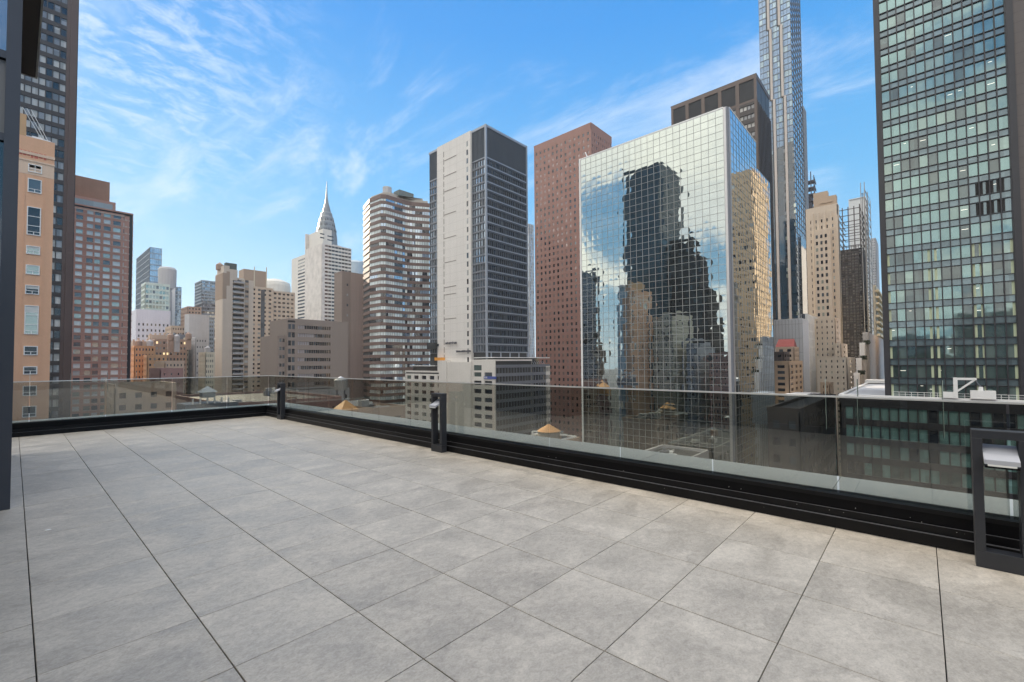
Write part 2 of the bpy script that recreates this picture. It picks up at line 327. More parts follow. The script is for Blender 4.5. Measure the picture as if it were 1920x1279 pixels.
# ------------------------------------------------------------------ terrace
T = 0.60025; XW = 4.53; YW = 13.05                # tile pitch, inner faces of the two parapets
def tile_mat():
    m = bpy.data.materials.new('porcelain_tile'); m.use_nodes = True; t = m.node_tree; b = t.nodes['Principled BSDF']
    oi = N(t, 'ShaderNodeObjectInfo'); g = N(t, 'ShaderNodeNewGeometry')
    off = N(t, 'ShaderNodeCombineXYZ'); r1 = M_(t, 'MULTIPLY', oi.outputs['Random'], 37.0); lk(t, r1, off.inputs[0]); lk(t, M_(t, 'MULTIPLY', oi.outputs['Random'], 91.0), off.inputs[1])
    ad = N(t, 'ShaderNodeVectorMath'); ad.operation = 'ADD'; lk(t, g.outputs['Position'], ad.inputs[0]); lk(t, off.outputs[0], ad.inputs[1])
    mp = N(t, 'ShaderNodeMapping'); mp.inputs['Rotation'].default_value = (0, 0, R(45)); mp.inputs['Scale'].default_value = (1.0, 1.35, 1); lk(t, ad.outputs[0], mp.inputs[0])
    a = N(t, 'ShaderNodeTexNoise', Scale=2.3, Detail=9.0, Roughness=0.62, Distortion=0.7); lk(t, mp.outputs[0], a.inputs['Vector'])
    c = N(t, 'ShaderNodeTexNoise', Scale=20.0, Detail=8.0, Roughness=0.75, Distortion=0.6); lk(t, mp.outputs[0], c.inputs['Vector'])
    big = N(t, 'ShaderNodeTexNoise', Scale=0.7, Detail=3.0); lk(t, g.outputs['Position'], big.inputs['Vector'])
    v = M_(t, 'ADD', M_(t, 'MULTIPLY', M_(t, 'SUBTRACT', a.outputs[0], 0.5), 0.46), 1.0)
    v = M_(t, 'ADD', v, M_(t, 'MULTIPLY', M_(t, 'SUBTRACT', c.outputs[0], 0.5), 1.15))
    v = M_(t, 'ADD', v, M_(t, 'MULTIPLY', M_(t, 'SUBTRACT', oi.outputs['Random'], 0.5), 0.10))
    v = M_(t, 'ADD', v, M_(t, 'MULTIPLY', M_(t, 'SUBTRACT', big.outputs[0], 0.5), 0.18))
    d_ = N(t, 'ShaderNodeTexNoise', Scale=75.0, Detail=4.0, Roughness=0.7); lk(t, mp.outputs[0], d_.inputs['Vector'])
    v = M_(t, 'ADD', v, M_(t, 'MULTIPLY', M_(t, 'SUBTRACT', d_.outputs[0], 0.5), 0.75))
    sp = N(t, 'ShaderNodeTexNoise', Scale=60.0, Detail=2.0); lk(t, g.outputs['Position'], sp.inputs['Vector'])
    sp2 = N(t, 'ShaderNodeTexNoise', Scale=3.0, Detail=2.0); lk(t, g.outputs['Position'], sp2.inputs['Vector'])
    speck = M_(t, 'MULTIPLY', maprange(t, sp.outputs[0], 0.74, 0.78), maprange(t, sp2.outputs[0], 0.52, 0.6))
    v = M_(t, 'MULTIPLY', v, M_(t, 'SUBTRACT', 1.0, M_(t, 'MULTIPLY', speck, 0.45)))
    hu = mixc(t, maprange(t, a.outputs[0], 0.3, 0.7), (0.355, 0.318, 0.270), (0.418, 0.377, 0.323))
    vm = N(t, 'ShaderNodeVectorMath'); vm.operation = 'SCALE'; lk(t, hu, vm.inputs[0]); lk(t, v, vm.inputs['Scale']); lk(t, vm.outputs[0], b.inputs['Base Color'])
    lk(t, maprange(t, a.outputs[0], 0.3, 0.7, 0.42, 0.60), b.inputs['Roughness'])
    bp = N(t, 'ShaderNodeBump', Distance=0.0012); lk(t, c.outputs[0], bp.inputs['Height']); lk(t, bp.outputs[0], b.inputs['Normal'])
    return m
TILE = tile_mat()
black_metal = mat('black_metal', (0.005, 0.005, 0.006), 0.45, ior=1.2, var=0.3, scale=3, streak=0, bump=0.0008, bscale=20, fine=0.3)
charcoal = mat('charcoal_paint', (0.03, 0.032, 0.038), 0.42, var=0.12, scale=6, streak=0, bump=0.0002, bscale=120)
coping_m = mat('coping_metal', (0.30, 0.33, 0.34), 0.38, var=0.15, scale=1.5, streak=0)
sub = MB(); sub.box(-0.9, -12, -0.35, XW+0.1, YW+0.1, -0.025)
floor = structure(sub.build('floor', mat('joint_dark', (0.02, 0.02, 0.02), 0.9, streak=0))); floor['_o'] = [0.0, 0.0, 0.0]  # near-black bed that shows in the tile joints
xs = [-0.9]+[-0.51+T*k for k in range(0, 9) if -0.51+T*k > -0.85]+[XW]
ys = [-0.647+T*k for k in range(-3, 23)]+[YW]
tcache = {}
def tile_mesh(w, h):
    k = (round(w, 3), round(h, 3))
    if k not in tcache:
        b = MB(); g = 0.0026; e = 0.0015
        x, y = w/2-g, h/2-g*0.9
        n = [(-x, -y, -0.025), (x, -y, -0.025), (x, y, -0.025), (-x, y, -0.025), (-x, -y, -e), (x, -y, -e), (x, y, -e), (-x, y, -e), (-x+e, -y+e, 0), (x-e, -y+e, 0), (x-e, y-e, 0), (-x+e, y-e, 0)]
        b.v = n; b.f = [(0, 1, 5, 4), (1, 2, 6, 5), (2, 3, 7, 6), (3, 0, 4, 7), (4, 5, 9, 8), (5, 6, 10, 9), (6, 7, 11, 10), (7, 4, 8, 11), (8, 9, 10, 11)]
        me = bpy.data.meshes.new('tile'); me.from_pydata(b.v, [], b.f); me.materials.append(TILE); tcache[k] = me
    return tcache[k]
for j in range(len(ys)-1):
    for i in range(len(xs)-1):
        w, h = xs[i+1]-xs[i], ys[j+1]-ys[j]
        if w < 0.05 or h < 0.05: continue
        o = bpy.data.objects.new('tile', tile_mesh(w, h)); COL.objects.link(o); o.parent = floor
        o.location = ((xs[i]+xs[i+1])/2, (ys[j]+ys[j+1])/2, random.uniform(-0.0006, 0.0006)); o.rotation_euler = (random.uniform(-.0006, .0006), random.uniform(-.0006, .0006), 0)
rest = MB(); yb = ys[0]
while yb > -11.5:
    for i in range(len(xs)-1): rest.box(xs[i]+.0025, yb-T+.002, -0.025, xs[i+1]-.0025, yb-.002, 0)
    yb -= T
rest.build('tile', TILE, floor, kind='stuff')
structure(floor)

# parapet: a black kerb along both sides, wide metal coping outside the glass
kx0, kx1 = XW, XW+0.17; ky0, ky1 = YW, YW+0.17; KZ = 0.265; OUT = 0.78
para = thing('parapet_wall', 'low black metal kerb under the glass railing, with a wide pale coping outside it', 'parapet', (kx0, ky0, 0))
k = MB(); k.box(kx0, -12, -0.3, kx1, ky1, KZ); k.box(-0.9, ky0, -0.3, kx0, ky1, KZ); k.build('kerb', black_metal, para)
f = MB(); f.box(kx0-0.035, -12, 0.004, kx0, ky0-0.035, 0.088); f.box(kx0-0.012, -12, 0.088, kx0, ky0-0.012, 0.150)
f.box(-0.9, ky0-0.035, 0.004, kx0, ky0, 0.088); f.box(-0.9, ky0-0.012, 0.088, kx0, ky0, 0.150)
f.box(kx0-0.008, -12, KZ-0.03, kx0, ky0-0.008, KZ+0.003); f.box(-0.9, ky0-0.008, KZ-0.03, kx0, ky0, KZ+0.003)
f2 = MB()
f2.box(kx0-0.037, -12, 0.0885, kx0-0.013, ky0-0.037, 0.0915); f2.box(kx0-0.0135, -12, 0.1505, kx0-0.001, ky0-0.0135, 0.1525); f2.box(-0.9, ky0-0.037, 0.0885, kx0-.037, ky0-0.013, 0.0915); f2.build('flashing_edge', mat('pale_edge_metal', (0.09, 0.09, 0.095), 0.35, var=.5, scale=6, streak=0), para)  # thin strips of slightly paler metal along the flashing tops
f.build('flashing', mat('black_flashing', (0.007, 0.007, 0.008), 0.36, ior=1.28, var=0.3, scale=4, streak=0), para)
c = MB()
yy = -12.0
while yy < ky1:
    c.box(kx1+0.002, yy+0.003, -0.05, kx1+OUT-0.17, min(yy+1.8, ky1)-0.003, KZ-0.012); yy += 1.8
xx = -0.9
while xx < kx1+OUT-0.17:
    c.box(xx+0.003, ky1+0.002, -0.05, min(xx+1.8, kx1+OUT-0.17)-0.003, ky1+OUT-0.17, KZ-0.012); xx += 1.8
c.build('coping', coping_m, para)
sc_ = MB()
for i in range(22):
    y = random.uniform(-0.6, 7); z = random.choice([0.1, 0.17, 0.2, 0.22]); w = random.uniform(.0012, .0035)
    sc_.box(kx0-0.0385 if z < .13 else kx0-0.0145, y, z-.04, kx0-0.03 if z < .13 else kx0-.005, y+w*1.3, z-.04+w)
sc_.build('paint_speck', mat('speck', (0.45, 0.44, 0.42), 0.8, streak=0), para, kind='stuff')

def rail_glass():
    m = bpy.data.materials.new('tinted_rail_glass'); m.use_nodes = True; t = m.node_tree; t.nodes.clear()
    o = N(t, 'ShaderNodeOutputMaterial'); tr = N(t, 'ShaderNodeBsdfTransparent'); tr.inputs[0].default_value = (0.725, 0.74, 0.71, 1)
    gl = N(t, 'ShaderNodeBsdfGlossy'); gl.inputs['Roughness'].default_value = 0.0; gl.inputs['Color'].default_value = (1.0, 0.97, 0.91, 1)
    fr = N(t, 'ShaderNodeFresnel'); g = N(t, 'ShaderNodeNewGeometry')
    lk(t, M_(t, 'ADD', M_(t, 'MULTIPLY', g.outputs['Backfacing'], 1/1.95-1.95), 1.95), fr.inputs['IOR'])   # both faces of the pane reflect alike
    nz = N(t, 'ShaderNodeTexNoise', Scale=0.9, Detail=2.0); lk(t, g.outputs['Position'], nz.inputs['Vector'])
    bp = N(t, 'ShaderNodeBump', Distance=0.0012); lk(t, nz.outputs[0], bp.inputs['Height']); lk(t, bp.outputs[0], gl.inputs['Normal'])
    mx = N(t, 'ShaderNodeMixShader'); lk(t, fr.outputs[0], mx.inputs[0]); lk(t, tr.outputs[0], mx.inputs[1]); lk(t, gl.outputs[0], mx.inputs[2]); lk(t, mx.outputs[0], o.inputs[0])
    return m
RG = rail_glass()
edge_m = mat('glass_edge', (0.42, 0.50, 0.46), 0.15, var=0.1, streak=0, ior=1.6)
cap_m = mat('rail_cap', (0.78, 0.78, 0.76), 0.35, var=0.1, streak=0, metal=0.6)
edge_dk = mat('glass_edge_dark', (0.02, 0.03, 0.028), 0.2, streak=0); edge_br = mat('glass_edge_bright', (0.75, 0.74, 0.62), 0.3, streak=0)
def rail(label, along, fixed, marks, group='glass railing runs'):
    a0 = Vector((fixed, marks[0], 0)) if along == 'Y' else Vector((marks[0], fixed, 0))
    r = thing('glass_railing', label, 'railing', tuple(a0))
    for i in range(len(marks)-1):
        a, b = marks[i]+0.006, marks[i+1]-0.006; p = MB(); e = MB()
        if along == 'Y':
            p.box(fixed-0.0085, a+.002, 0.20, fixed+0.0085, b-.002, 1.055); e.box(fixed-0.009, a-.005, 0.2, fixed+0.009, a+.0019, 1.055); e.box(fixed-0.009, b-.0019, 0.2, fixed+0.009, b+.005, 1.055)
        else:
            p.box(a+.002, fixed-0.0085, 0.20, b-.002, fixed+0.0085, 1.055); e.box(a-.005, fixed-0.009, 0.2, a+.0019, fixed+0.009, 1.055); e.box(b-.0019, fixed-0.009, 0.2, b+.005, fixed+0.009, 1.055)
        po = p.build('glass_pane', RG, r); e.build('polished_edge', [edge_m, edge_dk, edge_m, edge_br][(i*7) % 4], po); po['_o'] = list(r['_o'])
        po.children[0].location = (0, 0, 0)
    cp = MB()
    if along == 'Y': cp.box(fixed-0.011, marks[0]+.004, 1.0555, fixed+0.011, marks[-1]-.004, 1.070)
    else: cp.box(marks[0]+.004, fixed-0.011, 1.0555, marks[-1]-.004, fixed+0.011, 1.070)
    cp.build('top_cap', cap_m, r)
gy = [-11.9+1.0*i for i in range(11)]+[-0.437]+[0.542+1.0125*i for i in range(0, 12)]+[12.69, YW+0.08]
rail('tinted glass railing running along the right side of the terrace on a black kerb', 'Y', XW+0.075, gy)
rail('tinted glass railing across the far end of the terrace, below the brown brick tower', 'X', YW+0.085, [-0.9, 0.22, 1.337, 2.494, 3.619, XW+0.06])

# bollard lights
led = mat('led_lens', (0.75, 0.75, 0.72), 0.4, streak=0)
hood_m = mat('hood_aluminium', (0.42, 0.43, 0.47), 0.35, var=0.08, scale=10, streak=0)
def bollard(x, y, label):
    b = thing('bollard_light', label, 'bollard light', (x+0.05, y+0.13, 0), 'bollard lights in front of the railing')
    W, D, H, t = 0.26, 0.10, 0.90, 0.05
    fr = MB(); fr.box(x, y, 0.11, x+D, y+t, H-0.055); fr.box(x, y+W-t, 0.11, x+D, y+W, H-0.055); fr.box(x, y, H-0.055, x+D, y+W, H)
    fr.build('frame', charcoal, b, bevel=0.003)
    bs = MB(); bs.box(x, y, 0, x+D, y+W, 0.1085); bs.build('base', charcoal, b, bevel=0.002)
    # tilted hood between the posts, its front edge towards the terrace
    z1, z0 = 0.800, 0.715; h = MB(); n = 0
    a = y+t+0.001; c = y+W-t-0.001
    pr = [(x+D-0.01, z1), (x+D-0.01, z1-0.02), (x+0.005, z0+0.012), (x-0.075, z0-0.022), (x-0.075, z0+0.006), (x+0.0, z0+0.035)]
    n = len(h.v); h.v += [(p[0], a, p[1]) for p in pr]+[(p[0], c, p[1]) for p in pr]; q = len(pr)
    for i in range(q): j = (i+1) % q; h.f.append([n+i, n+q+i, n+q+j, n+j]); h.m.append(0)
    h.f.append(list(range(n, n+q))); h.m.append(0); h.f.append([n+2*q-1-i for i in range(q)]); h.m.append(0)
    ho = h.build('lamp_hood', hood_m, b); ho['_o'] = list(b['_o'])
    l = MB(); l.box(x-0.0765, a+0.015, z0-0.034, x-0.060, c-0.015, z0-0.023); lo = l.build('lens', led, b)
    u = MB(); u.box(x-0.074, a+0.002, z0-0.046, x-0.02, c-0.002, z0-0.034); u.build('lamp_body', black_metal, b)
bollard(4.27, -0.496, 'charcoal framed bollard light cut off by the right edge, largest of the three')
bollard(4.37, 5.475, 'charcoal frame bollard light at the middle of the railing, below the white concrete tower')
bollard(4.42, 11.80, 'small charcoal bollard light in the far corner where the two railings meet')
pl = MB(); pl.prism([(0.13+0.02*math.cos(a), 6.45+0.010*math.sin(a)) for a in [i*math.pi/4 for i in range(8)]], 0.0008, 0.004)
lf = pl.build('paper_scrap', mat('scrap', (0.8, 0.8, 0.78), 0.8, streak=0)); q_ = at_z(90, 994, 0); lf.location = (q_.x-0.13, q_.y-6.45, 0)
tag(lf, 'tiny white scrap lying on the grey tiles near the left side', 'scrap')

# own building: storeys under the terrace, penthouse wall beside the camera
own = thing('terrace_building', 'dark storeys of the building under the terrace, seen only past its kerb', 'building', (1, 0, ST))
ob = MB(); ob.box(-30, -40, ST, kx1+OUT-0.18, ky1+OUT-0.18, -0.36); ob.build('wall', mat('own_wall', (0.10, 0.10, 0.10), 0.7), own)
ph = thing('penthouse', 'black framed penthouse wall at the left edge, glazed panels and a flat canopy on top', 'building', (-3, -3, 0))
fr_m = mat('anodised_frame', (0.055, 0.058, 0.07), 0.35, var=0.15, scale=1, streak=0.1)
dk = mat('penthouse_panel', (0.025, 0.026, 0.03), 0.4, var=0.2, scale=0.8, streak=0.1)
pg = glass('penthouse_glass', (0.015, 0.017, 0.02), ior=1.9, wob=0.002, wscale=1.2, rvar=0.1)
w = MB(); w.box(-7, -12, 0, -0.95, 6.50, 3.3); w.build('wall', dk, ph)
fm = MB(); gp = []
yy = -11.8
while yy < 6.3:
    fm.box(-0.95, yy, 0.0, -0.90, yy+0.09, 3.25); gp.append((yy+0.09, min(yy+1.5, 6.41))); yy += 1.5
fm.box(-0.95, -12, 0, -0.905, 6.4, 0.12); fm.box(-0.95, -12, 3.05, -0.905, 6.4, 3.25); fm.build('frame', fr_m, ph)
for a, b_ in gp[:-1]:
    piece('window', pane_mesh('window', '-X', 1.0, 1.0, pg), ph, (-0.945, (a+b_)/2, 1.58)).scale = (1, (b_-a)-0.002, 2.9)
wg = MB(); wg.box(-7, 6.62, 0, -0.03, 10.5, 6.2); wg.build('wing', dk, ph)
fm = MB(); e0 = 6.54
fm.box(-0.10, e0, 0, 0.0, 6.70, 6.2); fm.box(-0.035, 6.70, 0, -0.012, 10.5, 6.2); fm.box(-0.96, e0+0.01, 0, -0.88, 6.63, 6.2)
for z in (0.0, 3.55, 4.36, 6.1): fm.box(-0.88, e0+0.01, z, -0.10, 6.63, z+0.075)
fm.build('door_frame', fr_m, ph)
for z0, z1, m in ((0.08, 3.54, pg), (3.63, 4.35, mat('grey_infill', (0.16, 0.16, 0.165), 0.5, streak=0)), (4.44, 6.09, glass('top_light', (0.30, 0.32, 0.36), metal=0.7, ior=2.0, wob=0.001, rvar=0))):
    b = MB(); b.box(-0.88, 6.585, z0, -0.10, 6.61, z1); b.build('window', m, ph)
can = MB(); ce = 0.14; can.box(-3, 6.72, 5.57, ce, 9.50, 5.80); can.build('canopy', mat('canopy_soffit', (0.045, 0.043, 0.042), 0.7, var=0.15, scale=1.5, streak=0), ph)
ct = MB(); ct.box(ce+.001, 6.72, 5.56, ce+0.02, 9.52, 5.81); ct.box(-3, 9.501, 5.56, ce, 9.52, 5.81); ct.build('canopy_trim', coping_m, ph)
# ------------------------------------------------------------------ ground
gm = MB(); gm.quad((-4000, -4000, ST-0.02), (4000, -4000, ST-0.02), (4000, 4000, ST-0.02), (-4000, 4000, ST-0.02))
structure(gm.build('ground', mat('asphalt', (0.055, 0.055, 0.056), 0.9, var=0.3, scale=0.05, streak=0)))
sw = MB(); sw.box(5.6, -60, ST, 9.5, 320, ST+0.14); sw.box(24, -60, ST, 28, 320, ST+0.14); structure(sw.build('pavement', mat('pavement_concrete', (0.30, 0.29, 0.28), 0.9, streak=0)))

# ------------------------------------------------------------------ building materials
concrete = mat('pale_concrete', (0.66, 0.63, 0.595), 0.8, var=0.07, scale=0.12, streak=0.07, fine=0.05)
white_c = mat('white_concrete', (0.64, 0.61, 0.565), 0.8, var=0.08, scale=0.15, streak=0.08)
dark_al = mat('dark_bronze', (0.055, 0.045, 0.042), 0.4, var=0.12, scale=0.3, streak=0.1)
steel = mat('grey_steel', (0.30, 0.33, 0.38), 0.42, var=0.1, scale=0.2, streak=0.08, metal=0.2)
steel_d = mat('slate_steel', (0.15, 0.165, 0.195), 0.45, var=0.1, scale=0.2, streak=0.08)
louvre_m = mat('louvre_slate', (0.07, 0.088, 0.115), 0.5, var=0.12, scale=0.2, streak=0.15)
roof_d = mat('roof_dark', (0.10, 0.095, 0.09), 0.9, var=0.35, scale=0.12, streak=0, fine=0.2)
roof_w = mat('roof_white', (0.62, 0.63, 0.66), 0.8, var=0.15, scale=0.15, streak=0)
roof_b = mat('roof_brown', (0.20, 0.185, 0.16), 0.95, var=0.35, scale=0.15, streak=0, fine=0.25)
white_p = mat('white_paint', (0.75, 0.75, 0.74), 0.6, var=0.06, streak=0.05)
g_dark = glass('glass_dark', (0.012, 0.016, 0.024), ior=1.75)
g_mid = glass('glass_mid', (0.07, 0.085, 0.10), ior=2.0)
g_blind = glass('glass_blind', (0.34, 0.35, 0.34), ior=1.8)
g_blue = glass('glass_blue', (0.33, 0.40, 0.47), metal=0.75, ior=2.0, rvar=0.12)
g_sky = glass('glass_sky', (0.42, 0.50, 0.58), metal=0.85, rvar=0.12)
g_lit = glass('glass_lit', (0.30, 0.24, 0.15), ior=1.6, emit=(1.0, 0.72, 0.38), es=0.7)
g_green = glass('glass_green', (0.30, 0.38, 0.345), metal=0.70, ior=2.0, rvar=0.28, wob=0.014, wscale=0.35)
g_green2 = glass('glass_green_pale', (0.42, 0.47, 0.41), metal=0.35, ior=2.2, rvar=0.15, wob=0.014, wscale=0.35)
g_green3 = glass('glass_green_deep', (0.07, 0.11, 0.105), metal=0.25, ior=2.2, rvar=0.35, wob=0.014, wscale=0.35)
g_sp = glass('glass_spandrel', (0.16, 0.22, 0.24), metal=0.45, rough=0.12, rvar=0.2)

# ------------------------------------------------------------------ orange brick building, far left
Y0 = 117.0; e = at_y(103, 268, Y0); x1 = e.x; z = e.z
orange = mat('orange_brick', (0.66, 0.40, 0.26), 0.85, var=0.06, scale=0.2, streak=0.10, fine=0.05)
pale_b = mat('pale_band', (0.66, 0.50, 0.38), 0.8, var=0.06, streak=0.08)
b = Bld('brick_building', 'orange brick building at the far left with one column of white framed windows', x1-24, x1, Y0, Y0+4.5, z, d=0.45)
b.shell(orange, faces=(), parapet=0)
rows_ = [(308, 323, 0), (335, 361, 1), (388, 441, 1), (461, 477, 0), (497, 515, 0), (535, 552, 0), (573, 627, 1), (649, 666, 0), (687, 702, 0), (723, 742, 0), (761, 782, 0)]
def wx_(px, py): return at_y(px, py, Y0).x
sh = 0.0
fw_ = b.get('window_surround', white_p)
for (ya, yb, big) in rows_+[(820, 840, 0), (860, 880, 0), (900, 920, 0)]:
    zt = at_y(60, ya, Y0).z; zb_ = at_y(60, yb, Y0).z
    for k in range(3):
        xa, xb = wx_(50.5, 400)-k*7.5, wx_(77, 400)-k*7.5
        if k and ya > 760: continue
        fo = MB(); t = 0.13; P = Y0
        fbox(fo, '-Y', P, xa, xb, zt-t, zt, 0.0, 0.12); fbox(fo, '-Y', P, xa, xb, zb_, zb_+t, 0.0, 0.12)
        fbox(fo, '-Y', P, xa, xa+t, zb_+t, zt-t, 0.0, 0.12); fbox(fo, '-Y', P, xb-t, xb, zb_+t, zt-t, 0.0, 0.12)
        nz = max(1, round((zt-zb_)/1.9))
        zs = [zb_+(zt-zb_)*q/nz for q in range(1, nz)]
        for q in zs: fbox(fo, '-Y', P, xa+t, xb-t, q-0.05, q+0.05, 0.0, 0.10)
        fbox(fo, '-Y', P, xa+t, xb-t, zb_+0.58, zb_+0.66, 0.0, 0.09); fbox(fo, '-Y', P, (xa+xb)/2-.05, (xa+xb)/2+.05, zb_+t, zb_+0.58 if not ya == 308 else zt-t, 0.0, 0.085)
        wo_ = fo.build('window', [white_p], b.root); wo_['_o'] = list(b.root['_o'])
        pm = MB(); fquad(pm, '-Y', P, xa+t, xb-t, zb_+t, zt-t, 0.02, 0); gp_ = pm.build('pane', random.choice([g_mid, g_dark, g_mid, g_green2]), wo_); gp_.location = (0, 0, 0)
        if rnd() < 0.6:
            pm = MB(); fbox(pm, '-Y', P, xa+t+.02, xb-t-.02, zt-t-(zt-zb_)*random.uniform(.2, .5), zt-t-0.02, 0.021, 0.03); pm.build('blind', mat('blind', (0.6, 0.62, 0.6), 0.8, streak=0), wo_)
tr = b.get('trim', pale_b)
for py, th in ((282, 0.5), (296, 0.28)): q = at_y(103, py+14, Y0).z; fbox(tr, '-Y', Y0, x1-24, x1+0.05, q-th, q, 0, 0.12)
q = at_y(60, 306, Y0).z; fbox(b.get('pale_course', pale_b), '-Y', Y0, x1-24, x1, q-2.1, q+0.3, 0.0, 0.03)
for k in (0, 1, 2):
    xa, xb = wx_(46, 400)-k*7.5, wx_(81, 400)-k*7.5
    for xx in (xa-.15, xb): fbox(b.get('pilaster', orange), '-Y', Y0, xx, xx+0.15, ST, q-2.3, 0.0, 0.06)
b.get('painted_sign', mat('faded_red', (0.55, 0.16, 0.12), 0.85, streak=0))
r_ = random.Random(4); q = at_y(60, 288, Y0).z; s = x1-6.3
while s < x1-1.0:
    wd = r_.uniform(.25, .5); fbox(b.get('painted_sign', mat('faded_red', (0.55, 0.16, 0.12))), '-Y', Y0, s, s+wd, q-0.5-r_.uniform(0, .3), q+0.35, 0.001, 0.012); s += wd+0.12
ph2 = b.get('penthouse', mat('tan_brick', (0.50, 0.33, 0.19), 0.85)); a_ = at_y(50, 215, Y0+2).x; ph2.box(a_-14, Y0+2, z, a_, Y0+4.2, at_y(46, 214, Y0+2).z)
rr = b.get('roof_unit', white_p); p0 = at_y(60, 256, Y0+1); p1 = at_y(80, 262, Y0+1); rr.box(p0.x, Y0+.8, z+.05, p1.x, Y0+2.2, z+.55)
for k in range(3): rr.bar((p0.x-1.2+k*.5, Y0+1.5, z+5.5), (p1.x+k*.4, Y0+1.5, z+.3), 0.07)
b.finish()
b = Bld('glass_tower', 'pale blue glass block hidden behind the orange brick building, seen only mirrored', x1-20, x1-.4, Y0+4.8, Y0+8.2, z+1, d=0.2)
b.shell(white_p, faces=('+X',)); b.grid('+X', b.y0, b.y1, ST, b.z, 2, 28, .94, .92, white_p, [glass('pale_aqua', (0.45, 0.58, 0.64), ior=1.5, rvar=.05)]); b.finish()

# ------------------------------------------------------------------ black tower, far left
Y0 = 208.0; x1 = at_y(132, 695, Y0).x; x1t = x1
b = Bld('office_tower', 'very tall black gridded office tower at the far left, cut by the top edge', x1-34, x1, Y0, Y0+30, 150, d=0.35)
b.shell(dark_al, parapet=0, faces=('-Y',))
fbox(b.get('corner_pier', mat('brown_pier', (0.105, 0.07, 0.06), 0.5, var=0.1, streak=0.1)), '-Y', Y0, x1-1.7, x1, ST, 150, -.34, 0.25)
fbox(b.get('corner_pier', MATS['brown_pier']), '-Y', Y0, x1-2.5, x1-1.71, ST, 150, -.34, 0.0)
g_gr = glass('glass_grey_blind', (0.45, 0.43, 0.40), ior=1.7, rvar=0.3); g_gr2 = glass('glass_grey', (0.22, 0.22, 0.23), ior=1.8, rvar=0.4)
b.grid('-Y', x1-2.5-1.53*20, x1-2.5, -60.5, 150, 20, 57, .84, .62, dark_al, [g_gr2, g_gr, g_gr, g_gr2, g_dark], indiv=False, wname='window')
b.finish()
# the windows that can be told apart, one by one
def singles(b, face, s0, s1, z0, z1, cols, rows, wf, hf, gl, lift=.5, name='window', cond=None, off=0.035, plane=None, cap=290):
    P = b.plane(face) if plane is None else plane; cw = (s1-s0)/cols; rh = (z1-z0)/rows; sh = rh*(1-hf); n = 0
    for j in range(rows-1, -1, -1):
        for i in range(cols):
            s = s0+(i+.5)*cw; zc = z0+j*rh+sh*lift+rh*hf/2
            if cond and not cond(s, zc): continue
            if n >= cap: return
            m = gl[min(int(rnd()*len(gl)), len(gl)-1)]
            piece(name, pane_mesh(name, face, cw*wf, rh*hf, m), b.root, fpt(face, P, s, zc, -b.d+off)); n += 1
singles(b, '-Y', x1-2.5-1.53*20, x1-2.5, -60.5, 150, 20, 57, .835, .615, [g_gr2, g_gr, g_gr, g_gr2, g_dark, g_gr, g_lit] if False else [g_gr2, g_gr, g_gr, g_gr2, g_dark], cond=lambda s, z: s > x1t-2.5-1.53*7 and -14 < z < 128)

# ------------------------------------------------------------------ mirrored tower
MX, MY = 114.3, 33.3
zt = at_r(1365.5, 198.5, math.hypot(MX, MY)).z
yl = at_x(1089.5, 500, MX).y; xr = at_y(1417, 262, MY).x; xr2 = at_y(1443, 343, MY).x; z2 = at_y(1418, 318, MY).z
root = thing('mirrored_tower', 'broad office tower sheathed in square mirror panes, reflecting clouds and dark towers', 'tower', (MX+10, MY+20, ST))
grid_m = mat('mullion', (0.33, 0.34, 0.33), 0.4, var=0.1, scale=0.4, streak=0)
def mirror_glass(name, col):
    m = bpy.data.materials.new(name); m.use_nodes = True; t = m.node_tree; b_ = t.nodes['Principled BSDF']
    oi = N(t, 'ShaderNodeObjectInfo'); g = N(t, 'ShaderNodeNewGeometry'); sn = N(t, 'ShaderNodeVectorMath'); sn.operation = 'SNAP'; sn.inputs[1].default_value = (1.81, 1.81, 1.81)
    wn = N(t, 'ShaderNodeTexWhiteNoise'); lk(t, g.outputs['Position'], sn.inputs[0]); lk(t, sn.outputs[0], wn.inputs['Vector'])
    v = M_(t, 'ADD', M_(t, 'MULTIPLY', wn.outputs['Value'], 0.07), 0.95)
    vm = N(t, 'ShaderNodeVectorMath'); vm.operation = 'SCALE'; vm.inputs[0].default_value = col; lk(t, v, vm.inputs['Scale']); lk(t, vm.outputs[0], b_.inputs['Base Color'])
    b_.inputs['Metallic'].default_value = 1.0; b_.inputs['Roughness'].default_value = 0.015
    return m
mir = mirror_glass('mirror_pane', (0.46, 0.50, 0.48)); mir_b = mirror_glass('mirror_pane_blue', (0.50, 0.62, 0.70))
def pillow(face, w, h, D, ax, az, m, k=5):
    me = bpy.data.meshes.new('pane'); v = []; f = []
    for j in range(k+1):
        for i in range(k+1):
            u = -1+2*i/k; q = -1+2*j/k
            v.append(fpt(face, 0, u*w/2, q*h/2, D*(1-u*u)*(1-q*q)+ax*u*w/2+az*q*h/2))
    for j in range(k):
        for i in range(k):
            a = j*(k+1)+i; c = [a, a+1, a+k+2, a+k+1]
            f.append(c if face == '-Y' else c[::-1])
    me.from_pydata(v, [], f); me.polygons.foreach_set('use_smooth', [True]*len(f)); me.materials.append(m); return me
